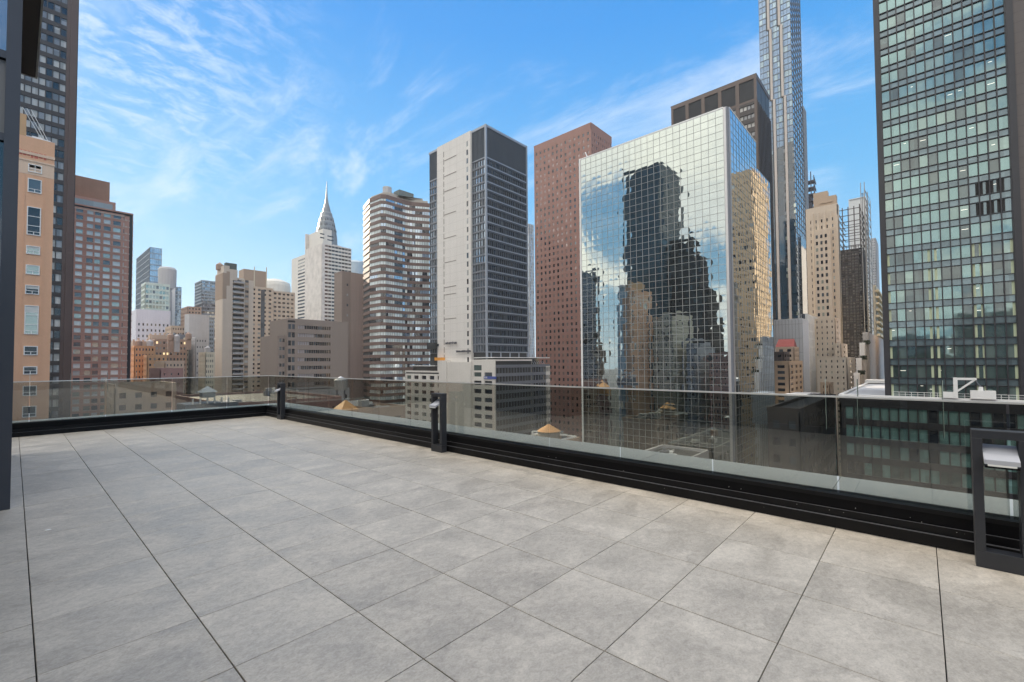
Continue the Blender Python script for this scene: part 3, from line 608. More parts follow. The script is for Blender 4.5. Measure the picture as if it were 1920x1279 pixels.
def mirror_face(face, plane, s0, s1, z0, z1, cols, rows, m, cap, near):
    ps = []; cw = (s1-s0)/cols; rh = (z1-z0)/rows; rv = random.Random(3)
    var = [pillow(face, cw-.075, rh-.075, rv.uniform(-.003, .012), rv.gauss(0, .0018), rv.gauss(0, .0018), m) for _ in range(14)]
    cells = [(i, j) for j in range(rows) for i in range(cols)]
    cells.sort(key=lambda c: near(s0+(c[0]+.5)*cw, z0+(c[1]+.5)*rh))
    joined = MB(); n = 0
    for (i, j) in cells:
        p = fpt(face, plane, s0+(i+.5)*cw, z0+(j+.5)*rh, 0.03); me = rv.choice(var)
        if n < cap: piece('pane', me, root, p); n += 1
        else:
            o = len(joined.v)
            joined.v += [(p[0]+q.co.x, p[1]+q.co.y, p[2]+q.co.z) for q in me.vertices]
            for q in me.polygons: joined.f.append([o+r for r in q.vertices]); joined.m.append(0)
    if joined.v: joined.build('pane', m, root, smooth=True, kind='stuff')
    gr = MB()
    for i in range(cols+1): s = s0+i*cw; fbox(gr, face, plane, s-.0375, s+.0375, z0, z1, -.1, 0.085)
    for j in range(rows+1): q = z0+j*rh; fbox(gr, face, plane, s0+.04, s1-.04, q-.0375, q+.0375, -.1, 0.075)
    gr.build('mullion_grid', grid_m, root)
nr = 67; rh = 1.822
zlow = zt-nr*rh
body = MB(); body.box(MX+.06, MY+.06, ST, xr, yl, zt-0.05); body.box(xr+.001, MY+.06, ST, xr2, yl-4, z2-.05); body.build('wall', steel_d, root)
mirror_face('-X', MX, MY+1.15, yl-.3, zlow, zt-.15, 23, nr, mir, 215, lambda s, q: (s-MY)*1.3+abs(q-30)*.25 if q > 0 else 900-q)
mirror_face('-Y', MY, MX+1.15, xr, zlow, zt-.15, 10, nr, mir_b, 75, lambda s, q: abs(q-40) if q > 0 else 900-q)
mirror_face('-Y', MY, xr+.1, xr2, zlow, zlow+rh*round((z2-zlow)/rh), 8, round((z2-zlow)/rh), mir_b, 0, lambda s, q: 0)
# rounded metal corner and left end strip
cn = MB(); pts = [(MX+1.12, MY+1.12), (MX-.05, MY+1.12)]+[(MX-.05+1.1*(1-math.cos(a)), MY-.05+1.1*(1-math.sin(a))) for a in [i*math.pi/2/8 for i in range(9)]]+[(MX+1.12, MY-.05)]
cn.prism(pts, ST, zt+.05); cn.build('corner_pier', mat('corner_metal', (0.55, 0.53, 0.52), 0.32, var=0.1, scale=.3, streak=.15, metal=.5), root, smooth=False)
cn = MB()
for k in range(nr): cn.box(MX-.08, MY-.08, zt-.15-k*rh-.02, MX+.4, MY+1.0, zt-.15-k*rh+.02)
ed = MB(); ed.box(MX-.1, yl-.25, ST, MX+.2, yl+.3, zt+.3); ed.box(MX-.05, MY+1.15, zt-.1, MX+.3, yl-.25, zt+.25); ed.box(MX+1.12, MY-.03, zt-.1, xr, MY+.3, zt+.25); ed.build('edge_trim', white_p, root)
rf = MB(); a_ = at_x(1097, 296, MX); rf.bar((MX+2, a_.y, zt), (MX+2, a_.y+1.2, zt+2.8), .25); rf.box(MX+4, MY+2, zt, MX+6, MY+3, zt+.7); rf.build('roof_gear', white_p, root)

# ------------------------------------------------------------------ grey tower with concrete core
x0, x1, y0, y1, z = corner(910.5, 233.7, 193, xl=805, ly=640, xr=991, ry=640)
b = Bld('office_tower', 'grey steel tower with a tall pale concrete core panel down its left face', x0, x1, y0, y1, z, d=0.5)
b.shell(steel, parapet=0.2)
ya = at_x(886.5, 640, x0).y; yb = at_x(823, 640, x0).y; zl = at_x(905, 297, x0).z; zb = at_x(905, 661, x0).z
rows = 24
g_t = [g_mid, g_dark, g_blind]
for (s0, s1, c) in ((y0+.7, ya, 5), (yb, y1-.4, 4)):
    b.grid('-X', s0, s1, zb, zl, c, rows, .86, .80, steel_d, [g_blue, g_mid, g_sky], lift=.6)
    for k in range(c*2+1): s = s0+(s1-s0)*k/(c*2); fbox(b.get('louvre', louvre_m), '-X', x0, s-.12, s+.12, zl+.3, z-.6, -.45, -.05)
    fbox(b.get('louvre_back', louvre_m), '-X', x0, s0, s1, zl+.3, z-.6, -.5, -.42)
    fbox(b.get('band', steel), '-X', x0, s0, s1, zl, zl+.3, -.5, .03)
cs = (x1-x0-1.2)
b.grid('-Y', x0+.8, x1-.4, zb, zl, 21, rows, .88, .64, louvre_m, [glass('navy_window', (0.015, 0.03, 0.055), ior=1.8, rvar=.4), g_dark, MATS['navy_window'], g_mid], lift=.5)
for j in range(rows+1):
    q = zb+(zl-zb)*j/rows; fbox(b.get('spandrel_band', steel), '-Y', y0, x0+.8, x1-.4, q-.05, q+.32, -.1, .12)
for k in range(43): s = x0+.8+(x1-x0-1.2)*k/42; fbox(b.get('louvre', louvre_m), '-Y', y0, s-.1, s+.1, zl+.3, z-.7, -.45, -.05)
fbox(b.get('louvre_back', louvre_m), '-Y', y0, x0+.8, x1-.4, zl+.3, z-.6, -.5, -.42); fbox(b.get('band', steel), '-Y', y0, x0+.8, x1-.4, zl-.1, zl+.35, -.5, .15)
cp = b.get('corner_column', steel); cp.box(x0-.25, y0-.25, zb-5, x0+.55, y0+.5, z+.3); cp.box(x1-.6, y0-.2, zb-5, x1+.1, y0+.3, z+.3)
fbox(cp, '-Y', y0, x0, x1, z-.7, z+.3, -.5, .1); fbox(cp, '-X', x0, y0, y1, z-.7, z+.3, -.5, .1)
b.finish()
cr = MB(); zc = at_x(850, 262, x0).z; cr.box(x0-.9, ya, ST, x0+.5, yb, z+.15); core_o = cr.build('core_wall', concrete, b.root)
dk_ = MB(); s1_ = at_x(836, 500, x0).y
for k in range(30):
    q = z-3.5-k*3.55
    if q > zb-6: fbox(dk_, '-X', x0-.9, s1_, s1_+.45, q-2.6, q, 0, .04)
for k, py in enumerate((297, 327, 356, 400, 445, 491, 538, 552, 598)):
    q = at_x(850, py, x0).z; y_ = at_x(836, py, x0).y; y2_ = at_x(858, py-4, x0).y; fbox(dk_, '-X', x0-.9, y2_, y_, q, q+.28, 0, .12)
jt = MB()
for k in range(1, 32):
    q = z-k*3.87
    if q > ST: fbox(jt, '-X', x0-.9, ya, yb, q-.05, q+.02, 0, .012)
for k in range(1, 5): u = ya+(yb-ya)*k/5; fbox(jt, '-X', x0-.9, u-.03, u+.03, ST, z, 0, .014)
jt.build('panel_joint', mat('joint_grey', (0.47, 0.44, 0.41), .9, streak=0), b.root, kind='stuff')
dk_.build('vent_slot', mat('slot_dark', (0.26, 0.23, 0.21), .7), b.root, kind='stuff')
sw_ = MB(); s2 = at_x(880, 500, x0).y
for j in range(31):
    q = z-4-j*3.87
    if q > ST: fbox(sw_, '-X', x0-.9, s2-.45, s2+.55, q-2.3, q, 0, .05, j % 3)
sw_.build('window', [g_blind, g_dark, g_mid], b.root, kind='stuff')
col = MB(); n = 5
for k in range(n): s = x0+3+(x1-x0-3.5)*k/(n-1); col.box(s-.35, y0+.3, ST, s+.35, y0+1, zb-.02)
col.build('column', steel, b.root, kind='stuff')
def scrawl(name, label, p0, y_a, y_b, h, seed):
    """unreadable dark channel lettering"""
    r = random.Random(seed); m = MB(); y = y_a
    base = MB(); 
    while y > y_b:
        w_ = r.uniform(.5, .75); zz_ = p0.z; k = r.choice('abcd')
        fbox(m, '-X', p0.x, y-w_, y-w_+.16, zz_, zz_+h*r.uniform(.7, 1), 0, .35)
        if k in 'ab': fbox(m, '-X', p0.x, y-.16, y, zz_, zz_+h*.8, 0, .35)
        fbox(m, '-X', p0.x, y-w_+.16, y-.16, zz_+(h*.6 if k in 'ac' else 0), zz_+(h*.6 if k in 'ac' else 0)+.2, 0, .35)
        if k in 'bd': fbox(m, '-X', p0.x, y-w_+.16, y-.16, zz_+h*.35, zz_+h*.35+.18, 0, .35)
        y -= w_+.14
    o = m.build(name, mat('sign_dark', (0.10, 0.10, 0.115), .5, streak=0), None); tag(o, label, 'sign')
p = at_x(836, 646, x0-1.6); scrawl('rooftop_sign', 'dark lettered sign, upper of the two standing against the pale concrete core', p, p.y, at_x(856, 646, x0-1.6).y, 1.2, 2)
p = at_x(855, 661, x0-1.6); scrawl('rooftop_sign', 'dark lettered sign, lower of the two standing against the pale concrete core', p, p.y, at_x(882, 661, x0-1.6).y, 1.0, 5)
mb_ = MB(); p = at_x(812, 645, x0-2); mb_.box(x0-2.6, p.y-2, p.z-2.5, x0-1.2, p.y+4, p.z+.5); mb_.box(x0-1.2, p.y-3, p.z-1.2, x0-.9, p.y, p.z)
tag(mb_.build('sign_box', mat('blackish', (0.02, 0.025, 0.03), .6), None), 'black box sign at the foot of the grey tower, left of its concrete core', 'sign')
TX0, TY0 = x0, y0

# white podium under it
px0 = x0-2.2; py0 = TY0-7.5
c0 = at_x(928, 690, px0); py0 = c0.y
z1_ = at_x(900, 676, px0).z; zL = at_x(780, 697, px0).z; yl_ = at_x(760, 720, px0).y; ym = at_x(833, 720, px0).y; yc = at_x(886, 720, px0).y; yc2 = at_x(842, 720, px0).y
root_p = thing('podium_building', 'white concrete podium with square windows and a dark glazed right side, under the grey tower', 'building', (px0+20, py0+20, ST))
b = Bld('podium_building', '', px0, px0+16, ym, yl_, zL, root=root_p, d=.45); b.shell(white_c, faces=('-X',), parapet=.5, roof=roof_d)
b.grid('-X', ym, yl_, zL-1.0-3.55*16, zL-1.0, 5, 16, .60, .50, white_c, [g_dark, g_mid, g_green3], indiv=True, cap=60)
fbox(b.get('terrace_screen', dark_al), '-X', px0+2.5, at_x(812, 690, px0).y, yl_-3, zL+.5, zL+2.6, -1, 0); fbox(b.get('canopy', white_p), '-X', px0+1.2, at_x(812, 690, px0).y, yl_-2, zL+2.7, zL+3.0, -4, 0)
b.finish()
b = Bld('podium_building', '', px0, px0+24, py0, yc, z1_, root=root_p, d=.45); b.shell(white_c, parapet=.4, roof=roof_b)
b.grid('-X', py0+.8, yc, zL-2.6-3.55*15, zL-2.6+3.55*1, 2, 16, .72, .52, white_c, [g_dark, g_mid, g_green3], indiv=True, cap=60)
fbox(b.get('blank_wall', white_c), '-X', px0, py0, yc, zL-2.6+3.55, z1_, -.44, .0)
fbox(b.get('blank_wall', white_c), '-X', px0, py0, py0+.8, ST, zL-2.6+3.55, -.44, .0)
q = at_x(905, 690, px0); fbox(b.get('window', g_green3), '-X', px0, at_x(903, 690, px0).y, at_x(889, 690, px0).y, q.z-1.0, q.z+1.2, 0, .03)
zt_ = z1_-1.6; xe = at_y(1032, 700, py0).x
b.z = zt_
b.finish()
b = Bld('podium_building', '', px0+.9, xe, py0+.2, py0+26, zt_-.8, root=root_p, d=.4); b.shell(steel_d, faces=('-Y',), parapet=.5, roof=roof_b)
b.grid('-Y', b.x0, xe-3.2, ST, zt_-.9, 18, 17, .9, .62, steel_d, [g_dark, g_dark, g_dark, g_mid]); b.grid('-Y', xe-3.2, xe, ST, zt_-.9, 3, 17, .8, .55, white_c, [g_mid, g_dark], wname='bay_window'); b.finish()
m = MB(); m.box(px0+1, py0+1.5, zt_+2.6, xe+1.5, py0+14, zt_+2.95); m.build('canopy', white_p, root_p)
m = MB(); m.box(px0+3, py0+4.5, zt_-.3, xe-3, py0+12, zt_+2.6); m.build('setback_storey', g_dark, root_p)
m = MB()
for k in range(22): s = px0+2+(xe-px0-5)*k/21; m.bar((s, py0+1.2, zt_-.2), (s+.5, py0+2.6, zt_+1.1), .16)
m.build('awning_rib', steel, root_p, kind='stuff')
m = MB(); m.box(px0-1.1, yc+.01, ST, px0+1.2, yc2, z1_-.6); m.box(px0-1.6, yc2+.02, ST, px0+8, at_x(828, 700, px0).y, at_x(830, 676, px0).z); m.build('stair_core', white_c, root_p)
m = MB(); q = at_x(822, 665, px0); m.box(px0-1.5, q.y-3.5, at_x(830, 676, px0).z+.02, px0+1, q.y+1.0, at_x(830, 676, px0).z+1.4); tag(m.build('hoarding', mat('orange_sheet', (0.75, 0.33, 0.05), .6), None), 'small orange site hoarding on the roof of the white podium', 'hoarding')
m = MB(); p = at_x(908, 708, px0); q = at_x(931, 706, px0); fbox(m, '-X', px0, q.y, p.y, p.z-.55, p.z+.55, .05, .3); so_ = m.build('wall_sign', mat('sign_blue', (0.06, 0.09, 0.30), .5, streak=0), None); tag(so_, 'blue sign with white marks on the front of the white podium', 'sign'); so_['_o'] = [0., 0., 0.]
m = MB(); fbox(m, '-X', px0, p.y-1.0, p.y-.5, p.z-.3, p.z+.4, .301, .32); fbox(m, '-X', px0, p.y-2.0, p.y-1.6, p.z-.3, p.z+.4, .301, .32); m.build('lettering', white_p, so_)

# ------------------------------------------------------------------ red granite tower
x0, x1, y0, y1, z = corner(1108, 231, 264, xl=1004, ly=600, xr=1147, ry=270)
redg = mat('red_granite', (0.28, 0.145, 0.115), 0.6, var=0.10, scale=0.2, streak=0.06, fine=.06)
b = Bld('granite_tower', 'red granite tower with small dark windows, left of the mirrored tower', x0, x1, y0, y1, z, d=.25)
b.shell(redg, parapet=.6)
red_w = glass('red_tower_window', (0.27, 0.19, 0.17), metal=.2, ior=2, rvar=.3)
fl = 3.72; top = z-3.5; nr_ = int((top-ST)/fl)
b.grid('-X', y0+.5, y1-.5, top-nr_*fl, top, 13, nr_, .42, .5, redg, [g_dark, red_w, g_dark, red_w, g_mid])
fbox(b.get('blank_wall', redg), '-X', x0, y0, y1, top, z, -.24, 0); fbox(b.get('blank_wall', redg), '-X', x0, y0, y0+.5, ST, top, -.24, 0); fbox(b.get('blank_wall', redg), '-X', x0, y1-.5, y1, ST, top, -.24, 0)
b.grid('-Y', x0+.3, x1-.3, top-nr_*fl, top, 10, nr_, .42, .5, redg, [red_w, g_dark, g_blue]); fbox(b.get('blank_wall', redg), '-Y', y0, x0, x1, top, z, -.24, 0)
b.finish()
m = MB(); p = at_x(1057, 247, x0+4); m.box(p.x-1, p.y-2, z+.2, p.x+1, p.y+2, z+1.4); m.bar((p.x, p.y-6, z+2.6), (p.x, p.y+6, z+1.5), .5); m.bar((p.x, p.y, z+1), (p.x, p.y+1, z+3.2), .3)
tag(m.build('window_washing_rig', mat('rig_dark', (0.08, 0.08, 0.08), .6), None), 'dark window washing rig on the roof of the red granite tower', 'roof rig')

# ------------------------------------------------------------------ bronze tower behind the mirrored one
x0, x1, y0, y1, z = corner(1418, 138, 205, xl=1260, ly=300, xr=1446, ry=300)
b = Bld('office_tower', 'dark bronze office tower with louvred top storey, rising behind the mirrored tower', x0, x1, y0, y1, z, d=.5)
b.shell(dark_al, parapet=.3)
brz = mat('bronze_brown', (0.12, 0.085, 0.07), .5, var=.1, streak=.1)
zl = at_x(1400, 190, x0).z
nb = 5; cw = (y1-y0-.6)/nb
for k in range(nb+1): s = y0+.3+k*cw; fbox(b.get('pier', brz), '-X', x0, max(y0, s-.7), min(y1, s+.7), ST, z-1.6, -.5, .05)
fbox(b.get('cornice', brz), '-X', x0, y0, y1, z-1.6, z, -.5, .06); fbox(b.get('cornice', brz), '-Y', y0, x0+.02, x1, z-1.3, z, -.5, .02)
for k in range(nb):
    s = y0+.3+k*cw; lv = MB(); fbox(lv, '-X', x0, s+.7, s+cw-.7, zl, z-1.6, -.5, -.42)
    for q in range(13): u = s+.8+(cw-1.6)*q/12; fbox(lv, '-X', x0, u-.08, u+.08, zl, z-1.6, -.42, -.2)
    lo_ = lv.build('louvre_bay', mat('louvre_black', (0.035, 0.036, 0.042), .5, streak=0), b.root)
fbox(b.get('cornice', brz), '-X', x0, y0, y1, zl-.9, zl, -.5, 0.02)
fl = 3.8; nn = int((zl-.9-ST)/fl)
for k in range(nb): s = y0+.3+k*cw; b.grid('-X', s+.7, s+cw-.7, zl-.9-nn*fl, zl-.9, 4, nn, .9, .5, dark_al, [g_gr, g_gr2, g_gr2])
b.grid('-Y', x0+.3, x1, zl-.9-nn*fl, zl-.9, 10, nn, .86, .96, dark_al, [g_blue, g_blue, g_sky], proud=.35)
for k in range(3):
    s = x0+.5+(x1-x0-.5)*k/3; fbox(b.get('louvre_bay', MATS['louvre_black']), '-Y', y0, s+.3, s+(x1-x0)/3-.3, zl-1, z-1.4, -.45, -.2)
b.finish()

# ------------------------------------------------------------------ supertall
x0, x1, y0, y1, z = corner(1484, 100, 330, xl=1431, ly=100, xr=1503, ry=100)
y1 += 2
b = Bld('skyscraper', 'slender blue glass skyscraper with pale vertical fins, cut by the top edge', x0, x1, y0, y1, 330, d=.3, cat='skyscraper')
b.shell(steel, parapet=0)
fl = 4.0; finm = mat('fin_stone', (0.50, 0.44, 0.40), .5, var=.06, streak=.05)
nn = int((330-ST)/fl)
g_st = glass('tower_blue_grey', (0.15, 0.22, 0.32), metal=.7, ior=2, rvar=.12); g_st2 = glass('tower_pale_grey', (0.24, 0.32, 0.37), metal=.7, ior=2, rvar=.15); smul = mat('tower_mullion', (0.17, 0.19, 0.22), .5)
b.grid('-X', y0, y1, 330-nn*fl, 330, 9, nn, .95, .90, smul, [g_st, g_st2, g_st])
b.grid('-Y', x0, x1, 330-nn*fl, 330, 5, nn, .95, .93, smul, [g_sky, g_blue], wname='side_window')
W_ = y1-y0
def fins(y, z0, z1): fbox(b.get('fin', finm), '-X', x0, y-.75, y+.55, z0, z1, -.2, .9); fbox(b.get('fin_side_strip', mat('fin_strip_dark', (0.03, 0.035, 0.04), .6)), '-X', x0, y+.56, y+1.3, z0, z1, -.2, .06)  # each fin has a dark strip along one side
for (pa, pb, ya_, yb_) in ((0.36, .67, 250, 330), ):
    pass
z_a = at_x(1450, 53, x0).z; z_b = at_x(1455, 186, x0).z
for (u, d_) in ((.64, 0), (.30, 0)):
    yy = y0+W_*u
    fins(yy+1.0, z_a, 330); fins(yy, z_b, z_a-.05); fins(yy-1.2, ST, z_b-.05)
zd = at_x(1470, 275, x0).z
dkp = b.get('dark_glazing', glass('dark_navy_glass', (0.012, 0.035, 0.06), ior=1.9, rvar=.2))
ys_ = [y0+.4, y0+W_*.30-2.2, y0+W_*.64-2.2, y1-.3]
fbox(dkp, '-X', x0, ys_[0]+.0, ys_[1], ST, zd+2, -.2, .05); fbox(dkp, '-X', x0, ys_[1]+2.0, ys_[2], ST, zd, -.2, .05); fbox(dkp, '-X', x0, ys_[2]+2.0, ys_[3], ST, zd-3, -.2, .05)
dw = b.get('window', [g_mid, g_green2, g_dark], 'stuff')
for q in range(0, 38):
    zz = zd-4-q*fl
    for s in (ys_[1]-2.3, ys_[2]-3.5, ys_[3]-1.8, ys_[3]-.9): 
        if zz > -20 and rnd() < .85: fquad(dw, '-X', x0, s-1.2, s, zz, zz+2.2, .08, random.choice([0, 0, 1, 2]))
b.finish()
# tiers stepping out to the right lower down
for (px, py) in ((1511, 205), (1521, 415), (1533, 575)):
    xx = at_y(px, py, y0).x; zz = at_y(px-3, py, y0).z
    m = MB(); m.box(x1+.01, y0+.25, ST, xx, y1, zz); m.build('lower_tier', g_sky, b.root)
    m = MB(); k = 0; s = x1+.2
    while s < xx: m.box(s, y0-.35, ST, s+.3, y0+.25, zz+.5); s += (xx-x1)/max(1, round((xx-x1)/1.6))
    m.build('tier_fin', steel, b.root); x1 = xx
m = MB(); p = at_y(1490, 400, y0-.4); m.box(at_y(1503, 500, y0-.4).x, y0-.5, ST, at_y(1512, 500, y0-.4).x, y0-.36, at_y(1508, 449, y0-.4).z); m.build('dark_panel', MATS['dark_navy_glass'], b.root)
# pale panel block at its foot
xx0, xx1, yy0, yy1, zz = corner(1504, 598, 222, xl=1449, ly=650, xr=1512, ry=650)
b = Bld('panelled_block', 'pale grey panelled block at the foot of the blue glass skyscraper', xx0, xx1+6, yy0, yy1, zz, d=.2)
pan = mat('pale_panel', (0.52, 0.54, 0.58), .6, var=.06, streak=.1)
b.shell(pan, faces=(), parapet=.3)
for i in range(10):
    s = yy0+(yy1-yy0)*i/9; fbox(b.get('joint', steel_d), '-X', xx0, s-.05, s+.05, ST, zz, 0, .02)
for j in range(12): q = zz-2-j*6; fbox(b.get('joint', steel_d), '-X', xx0, yy0, yy1, q-.04, q+.04, 0, .03)
b.finish()
# striped lower wing
xx0, xx1, yy0, yy1, zz = corner(1512, 588, 250, xl=1505, xr=1533, ry=600)
b = Bld('striped_wing', 'low wing of close white fins beside the pale panelled block', xx0, xx1, yy0, yy1, zz, d=.5); b.shell(white_p, parapet=0)
b.grid('-Y', xx0, xx1, ST, zz, 8, 22, .72, .9, white_p, [g_mid, g_dark], proud=.25); b.grid('-X', yy0, yy1, ST, zz, 3, 22, .8, .9, steel, [g_dark]); b.finish()

# ------------------------------------------------------------------ left middle distance
x1 = at_r(253.5, 405, 262).x; Y0 = at_r(253.5, 405, 262).y; z = at_r(253.5, 407, 262).z
brick_r = mat('red_brick', (0.54, 0.31, 0.245), .85, var=.08, scale=.2, streak=.08, fine=.06)
band_p = mat('pale_sill', (0.62, 0.52, 0.45), .8)
xL = at_y(132, 380, Y0).x
b = Bld('apartment_tower', 'brown brick tower of many pale windows with curved balconies down its right edge', xL-8, x1-.8, Y0, Y0+30, z+1, d=.35)
b.shell(brick_r, parapet=.3, faces=('-Y',))
g_hot = glass('hotel_pale_blind', (0.66, 0.70, 0.69), ior=2.0, rvar=.3); g_win = [g_hot, g_hot, g_hot, g_green2, g_mid]
edges = [(143, 156), (163.5, 175.5), (178.5, 189.5), (195, 208), (213, 227), (232, 243)]
zt_ = at_y(200, 399, Y0).z; fl = 2.95; nr_ = 26
wl = b.get('facade_grid', brick_r)
last = xL-8; n = 0
gridq = b.get('window', g_win, 'stuff')
for (a, c) in edges:
    xa, xb = at_y(a, 400, Y0).x, at_y(c, 400, Y0).x
    fbox(wl, '-Y', Y0, last, xa, ST, z, -.35, 0); last = xb
    for j in range(38):
        q = zt_-j*fl; fbox(wl, '-Y', Y0, xa, xb, q-fl, q-1.75, -.35, -.04); fbox(b.get('sill', band_p), '-Y', Y0, xa-.1, xb+.1, q-1.95, q-1.75, -.03, .08)
        if (a, c) == edges[0]: fbox(b.get('floor_band', band_p, 'stuff'), '-Y', Y0, xL-8, x1-3.6, q-2.02, q-1.94, 0, .06)
        if j < 25: me = pane_mesh('window', '-Y', round(xb-xa, 1), 1.75, random.choice(g_win)); piece('window', me, b.root, ((xa+xb)/2, Y0+.3, q-.875)); n += 1
        else: fquad(gridq, '-Y', Y0, xa, xb, q-1.75, q, -.3, random.randrange(5))
    fbox(wl, '-Y', Y0, xa, xb, zt_, z, -.35, 0)
fbox(wl, '-Y', Y0, last, x1-3.6, ST, z, -.35, 0)
rec = b.get('balcony_recess', mat('recess', (0.30, 0.16, 0.12), .9)); 
for j in range(27):
    q = zt_-1.2-j*fl; m = b.get('balcony', band_p, 'stuff')
    n_ = 7; cx_, cy_ = x1-3.4, Y0+3.2
    pts = [(x1-3.6, Y0+3)]+[(cx_+3.3*math.sin(a), cy_-3.3*math.cos(a)) for a in [i*math.pi/2/n_ for i in range(n_+1)]]
    m.prism(pts, q-.85, q-.25)
rec.box(x1-3.6, Y0+1.2, ST, x1-.9, Y0+6, z+.5)
xa, xb = at_y(143, 345, Y0+6).x, at_y(206, 345, Y0+6).x
b.get('penthouse', mat('brown_plant', (0.36, 0.21, 0.15), .85)).box(xa-10, Y0+6, z, xb, Y0+22, at_y(205, 342, Y0+6).z)
xb2 = at_y(217, 380, Y0+4).x; zz = at_y(215, 380, Y0+4).z; b.get('wall', brick_r).box(xa-10, Y0+4, z, xb2, Y0+24, zz)
b.get('glazed_band', [g_blind]).box(xa-9, Y0+3.9, zz-4.2, xb2-1, Y0+4.02, zz-1.2)
fbox(b.get('sill', band_p), '-Y', Y0, x1-40, x1-3.6, z-.9, z-.5, 0, .15)
b.finish()

def simple(name, label, px, py, r, xl, xr, wall, gl, cols, rows_px, wf=.6, hf=.5, faces=('-X', '-Y'), colsY=None, parapet=.5, ly=None, ry=None, roof=None, dl=20, dr=20, d=.25, proud=0.0, top=.0, cat='building', fin=True, zbot=-45):
    x0, x1, y0, y1, z = corner(px, py, r, xl=xl, xr=xr, ly=ly, ry=ry, dl=dl, dr=dr)
    b = Bld(name, label, x0, x1, y0, y1, z, d=d, cat=cat); b.shell(wall, faces=faces, parapet=parapet, roof=roof)
    dep = r*math.cos(math.atan2(x0, y0)-YAW); fl = rows_px*dep/F
    n = max(1, int((z-top-zbot)/fl)); zb = z-top-n*fl
    for f in faces:
        s0, s1 = b.span(f); c = cols if f == '-Y' else (colsY or max(2, int(cols*(y1-y0)/max(1, x1-x0))))
        b.grid(f, s0+.3, s1-.3, zb, z-top, c, n, wf, hf, wall, gl, proud=proud)
        for (u, v) in ((s0, s0+.3), (s1-.3, s1)): fbox(b.get('wall_end', wall), f, b.plane(f), u, v, ST, z, -d, .0)
        fbox(b.get('wall_base', wall), f, b.plane(f), s0+.3, s1-.3, ST, zb, -d, 0)
        if top: fbox(b.get('wall_top', wall), f, b.plane(f), s0+.3, s1-.3, z-top, z, -d, 0)
    if fin: b.finish()
    return b
pale_green = mat('pale_green_metal', (0.50, 0.58, 0.54), .5); lilac = mat('white_brick', (0.62, 0.62, 0.68), .8, var=.05); tanw = mat('tan_brick2', (0.48, 0.38, 0.30), .85, var=.1, scale=.2, fine=.08)
tan_d = mat('brown_brick', (0.33, 0.24, 0.19), .85, var=.12, scale=.2, fine=.08); greyc = mat('grey_concrete', (0.40, 0.40, 0.41), .8, var=.1); blue_g = mat('blue_grey', (0.22, 0.27, 0.33), .5); creamw = mat('cream_stone', (0.58, 0.53, 0.42), .8, var=.08)
salmon = mat('orange_tan_brick', (0.56, 0.34, 0.19), .85, var=.1, scale=.2, fine=.1); mauve = mat('mauve_brick', (0.27, 0.17, 0.16), .85, var=.1)
b = simple('glass_tower', 'pale blue glass tower with slanted top, tallest behind the green glazed block', 281, 463, 560, 252, 300, blue_g, [g_sky, g_blue], 6, 11, .95, .84, parapet=0, ly=690); 
b = simple('office_tower', 'slim dark teal glass tower beside the round topped tower', 326, 538, 520, None, 338, blue_g, [g_blue, g_mid], 4, 7, .85, .8, parapet=.4, dl=20)
b = simple('apartment_tower', 'pale green glazed block standing on the white brick building', 272, 532, 425, 262, 316, pale_green, [g_green2, g_mid, g_green], 7, 9.5, .8, .62, ly=690, parapet=1.2)
b = simple('apartment_block', 'white brick building with rows of small windows below the green glazed block', 256, 581, 415, None, 318, lilac, [g_mid, g_dark], 8, 11, .38, .42, faces=('-Y',), parapet=.6, top=8)
m = MB(); c = at_r(314, 506, 440); m.lathe((c.x, c.y), [(5.0, ST), (5.0, c.z-18), (4.7, c.z-16), (5.6, c.z-15), (5.8, c.z), (4.8, c.z+1.6), (1.0, c.z+2.4)], 20)
o = m.build('round_tower', greyc, None, smooth=False); tag(o, 'slim grey concrete shaft with a rounded head, between the green glazed block and dark tower', 'tower')
m = MB(); c = at_r(322, 540, 436); m.box(c.x, c.y, ST, c.x+2.2, c.y+4, c.z); tag(m.build('chimney_shaft', white_p, None), 'thin white shaft up the side of the round headed concrete tower', 'shaft')
b = simple('office_block', 'hazy grey office tower with faint bands, beside the sloped concrete apartment tower', 378, 526, 470, 363, 405, blue_g, [g_blue, g_mid], 9, 6, .9, .6, ly=690)
b = simple('office_block', 'brown flat topped tower in front of the hazy grey one', 352, 575, 400, None, 376, tan_d, [g_dark, g_mid], 4, 7, .5, .4, parapet=.3)
m = MB(); c = at_r(366, 590, 380); m.lathe((c.x+2, c.y+4), [(6.8, ST), (6.8, c.z)], 20, sq=.5); tag(m.build('concrete_shaft', greyc, None), 'pale blank concrete shaft in front of the brown flat topped tower', 'tower')
b = simple('office_block', 'dark banded glass office block left of the sloped concrete apartment tower', 379, 568, 430, None, 405, steel_d, [g_blue, g_mid, g_dark], 6, 7, .95, .55)
b = simple('apartment_block', 'light grey blank sided block low beside the banded glass office', 367, 633, 330, None, 388, greyc, [g_mid], 4, 12, .4, .3, parapet=.4)
b = simple('apartment_block', 'cream building with sunny balconies just above the railing', 385, 662, 270, 372, 402, creamw, [g_mid, g_green2], 4, 10, .5, .5, ly=690)
b = simple('apartment_block', 'orange tan brick block with a column of balconies behind the far railing', 252, 650, 300, None, 290, salmon, [g_dark, g_mid], 6, 10.5, .45, .42, parapet=.5)
for j in range(9):
    pass
b = simple('apartment_block', 'wide brown brick apartment house with yellow lit windows', 290, 637, 330, None, 350, tan_d, [g_mid, g_blind, g_lit, g_dark], 9, 10.5, .5, .42, parapet=.6)
b = simple('apartment_block', 'tan stepped house in front of the wide brown brick apartment house', 309, 679, 240, None, 345, tanw, [g_mid, g_dark], 5, 12, .4, .35, parapet=.5)
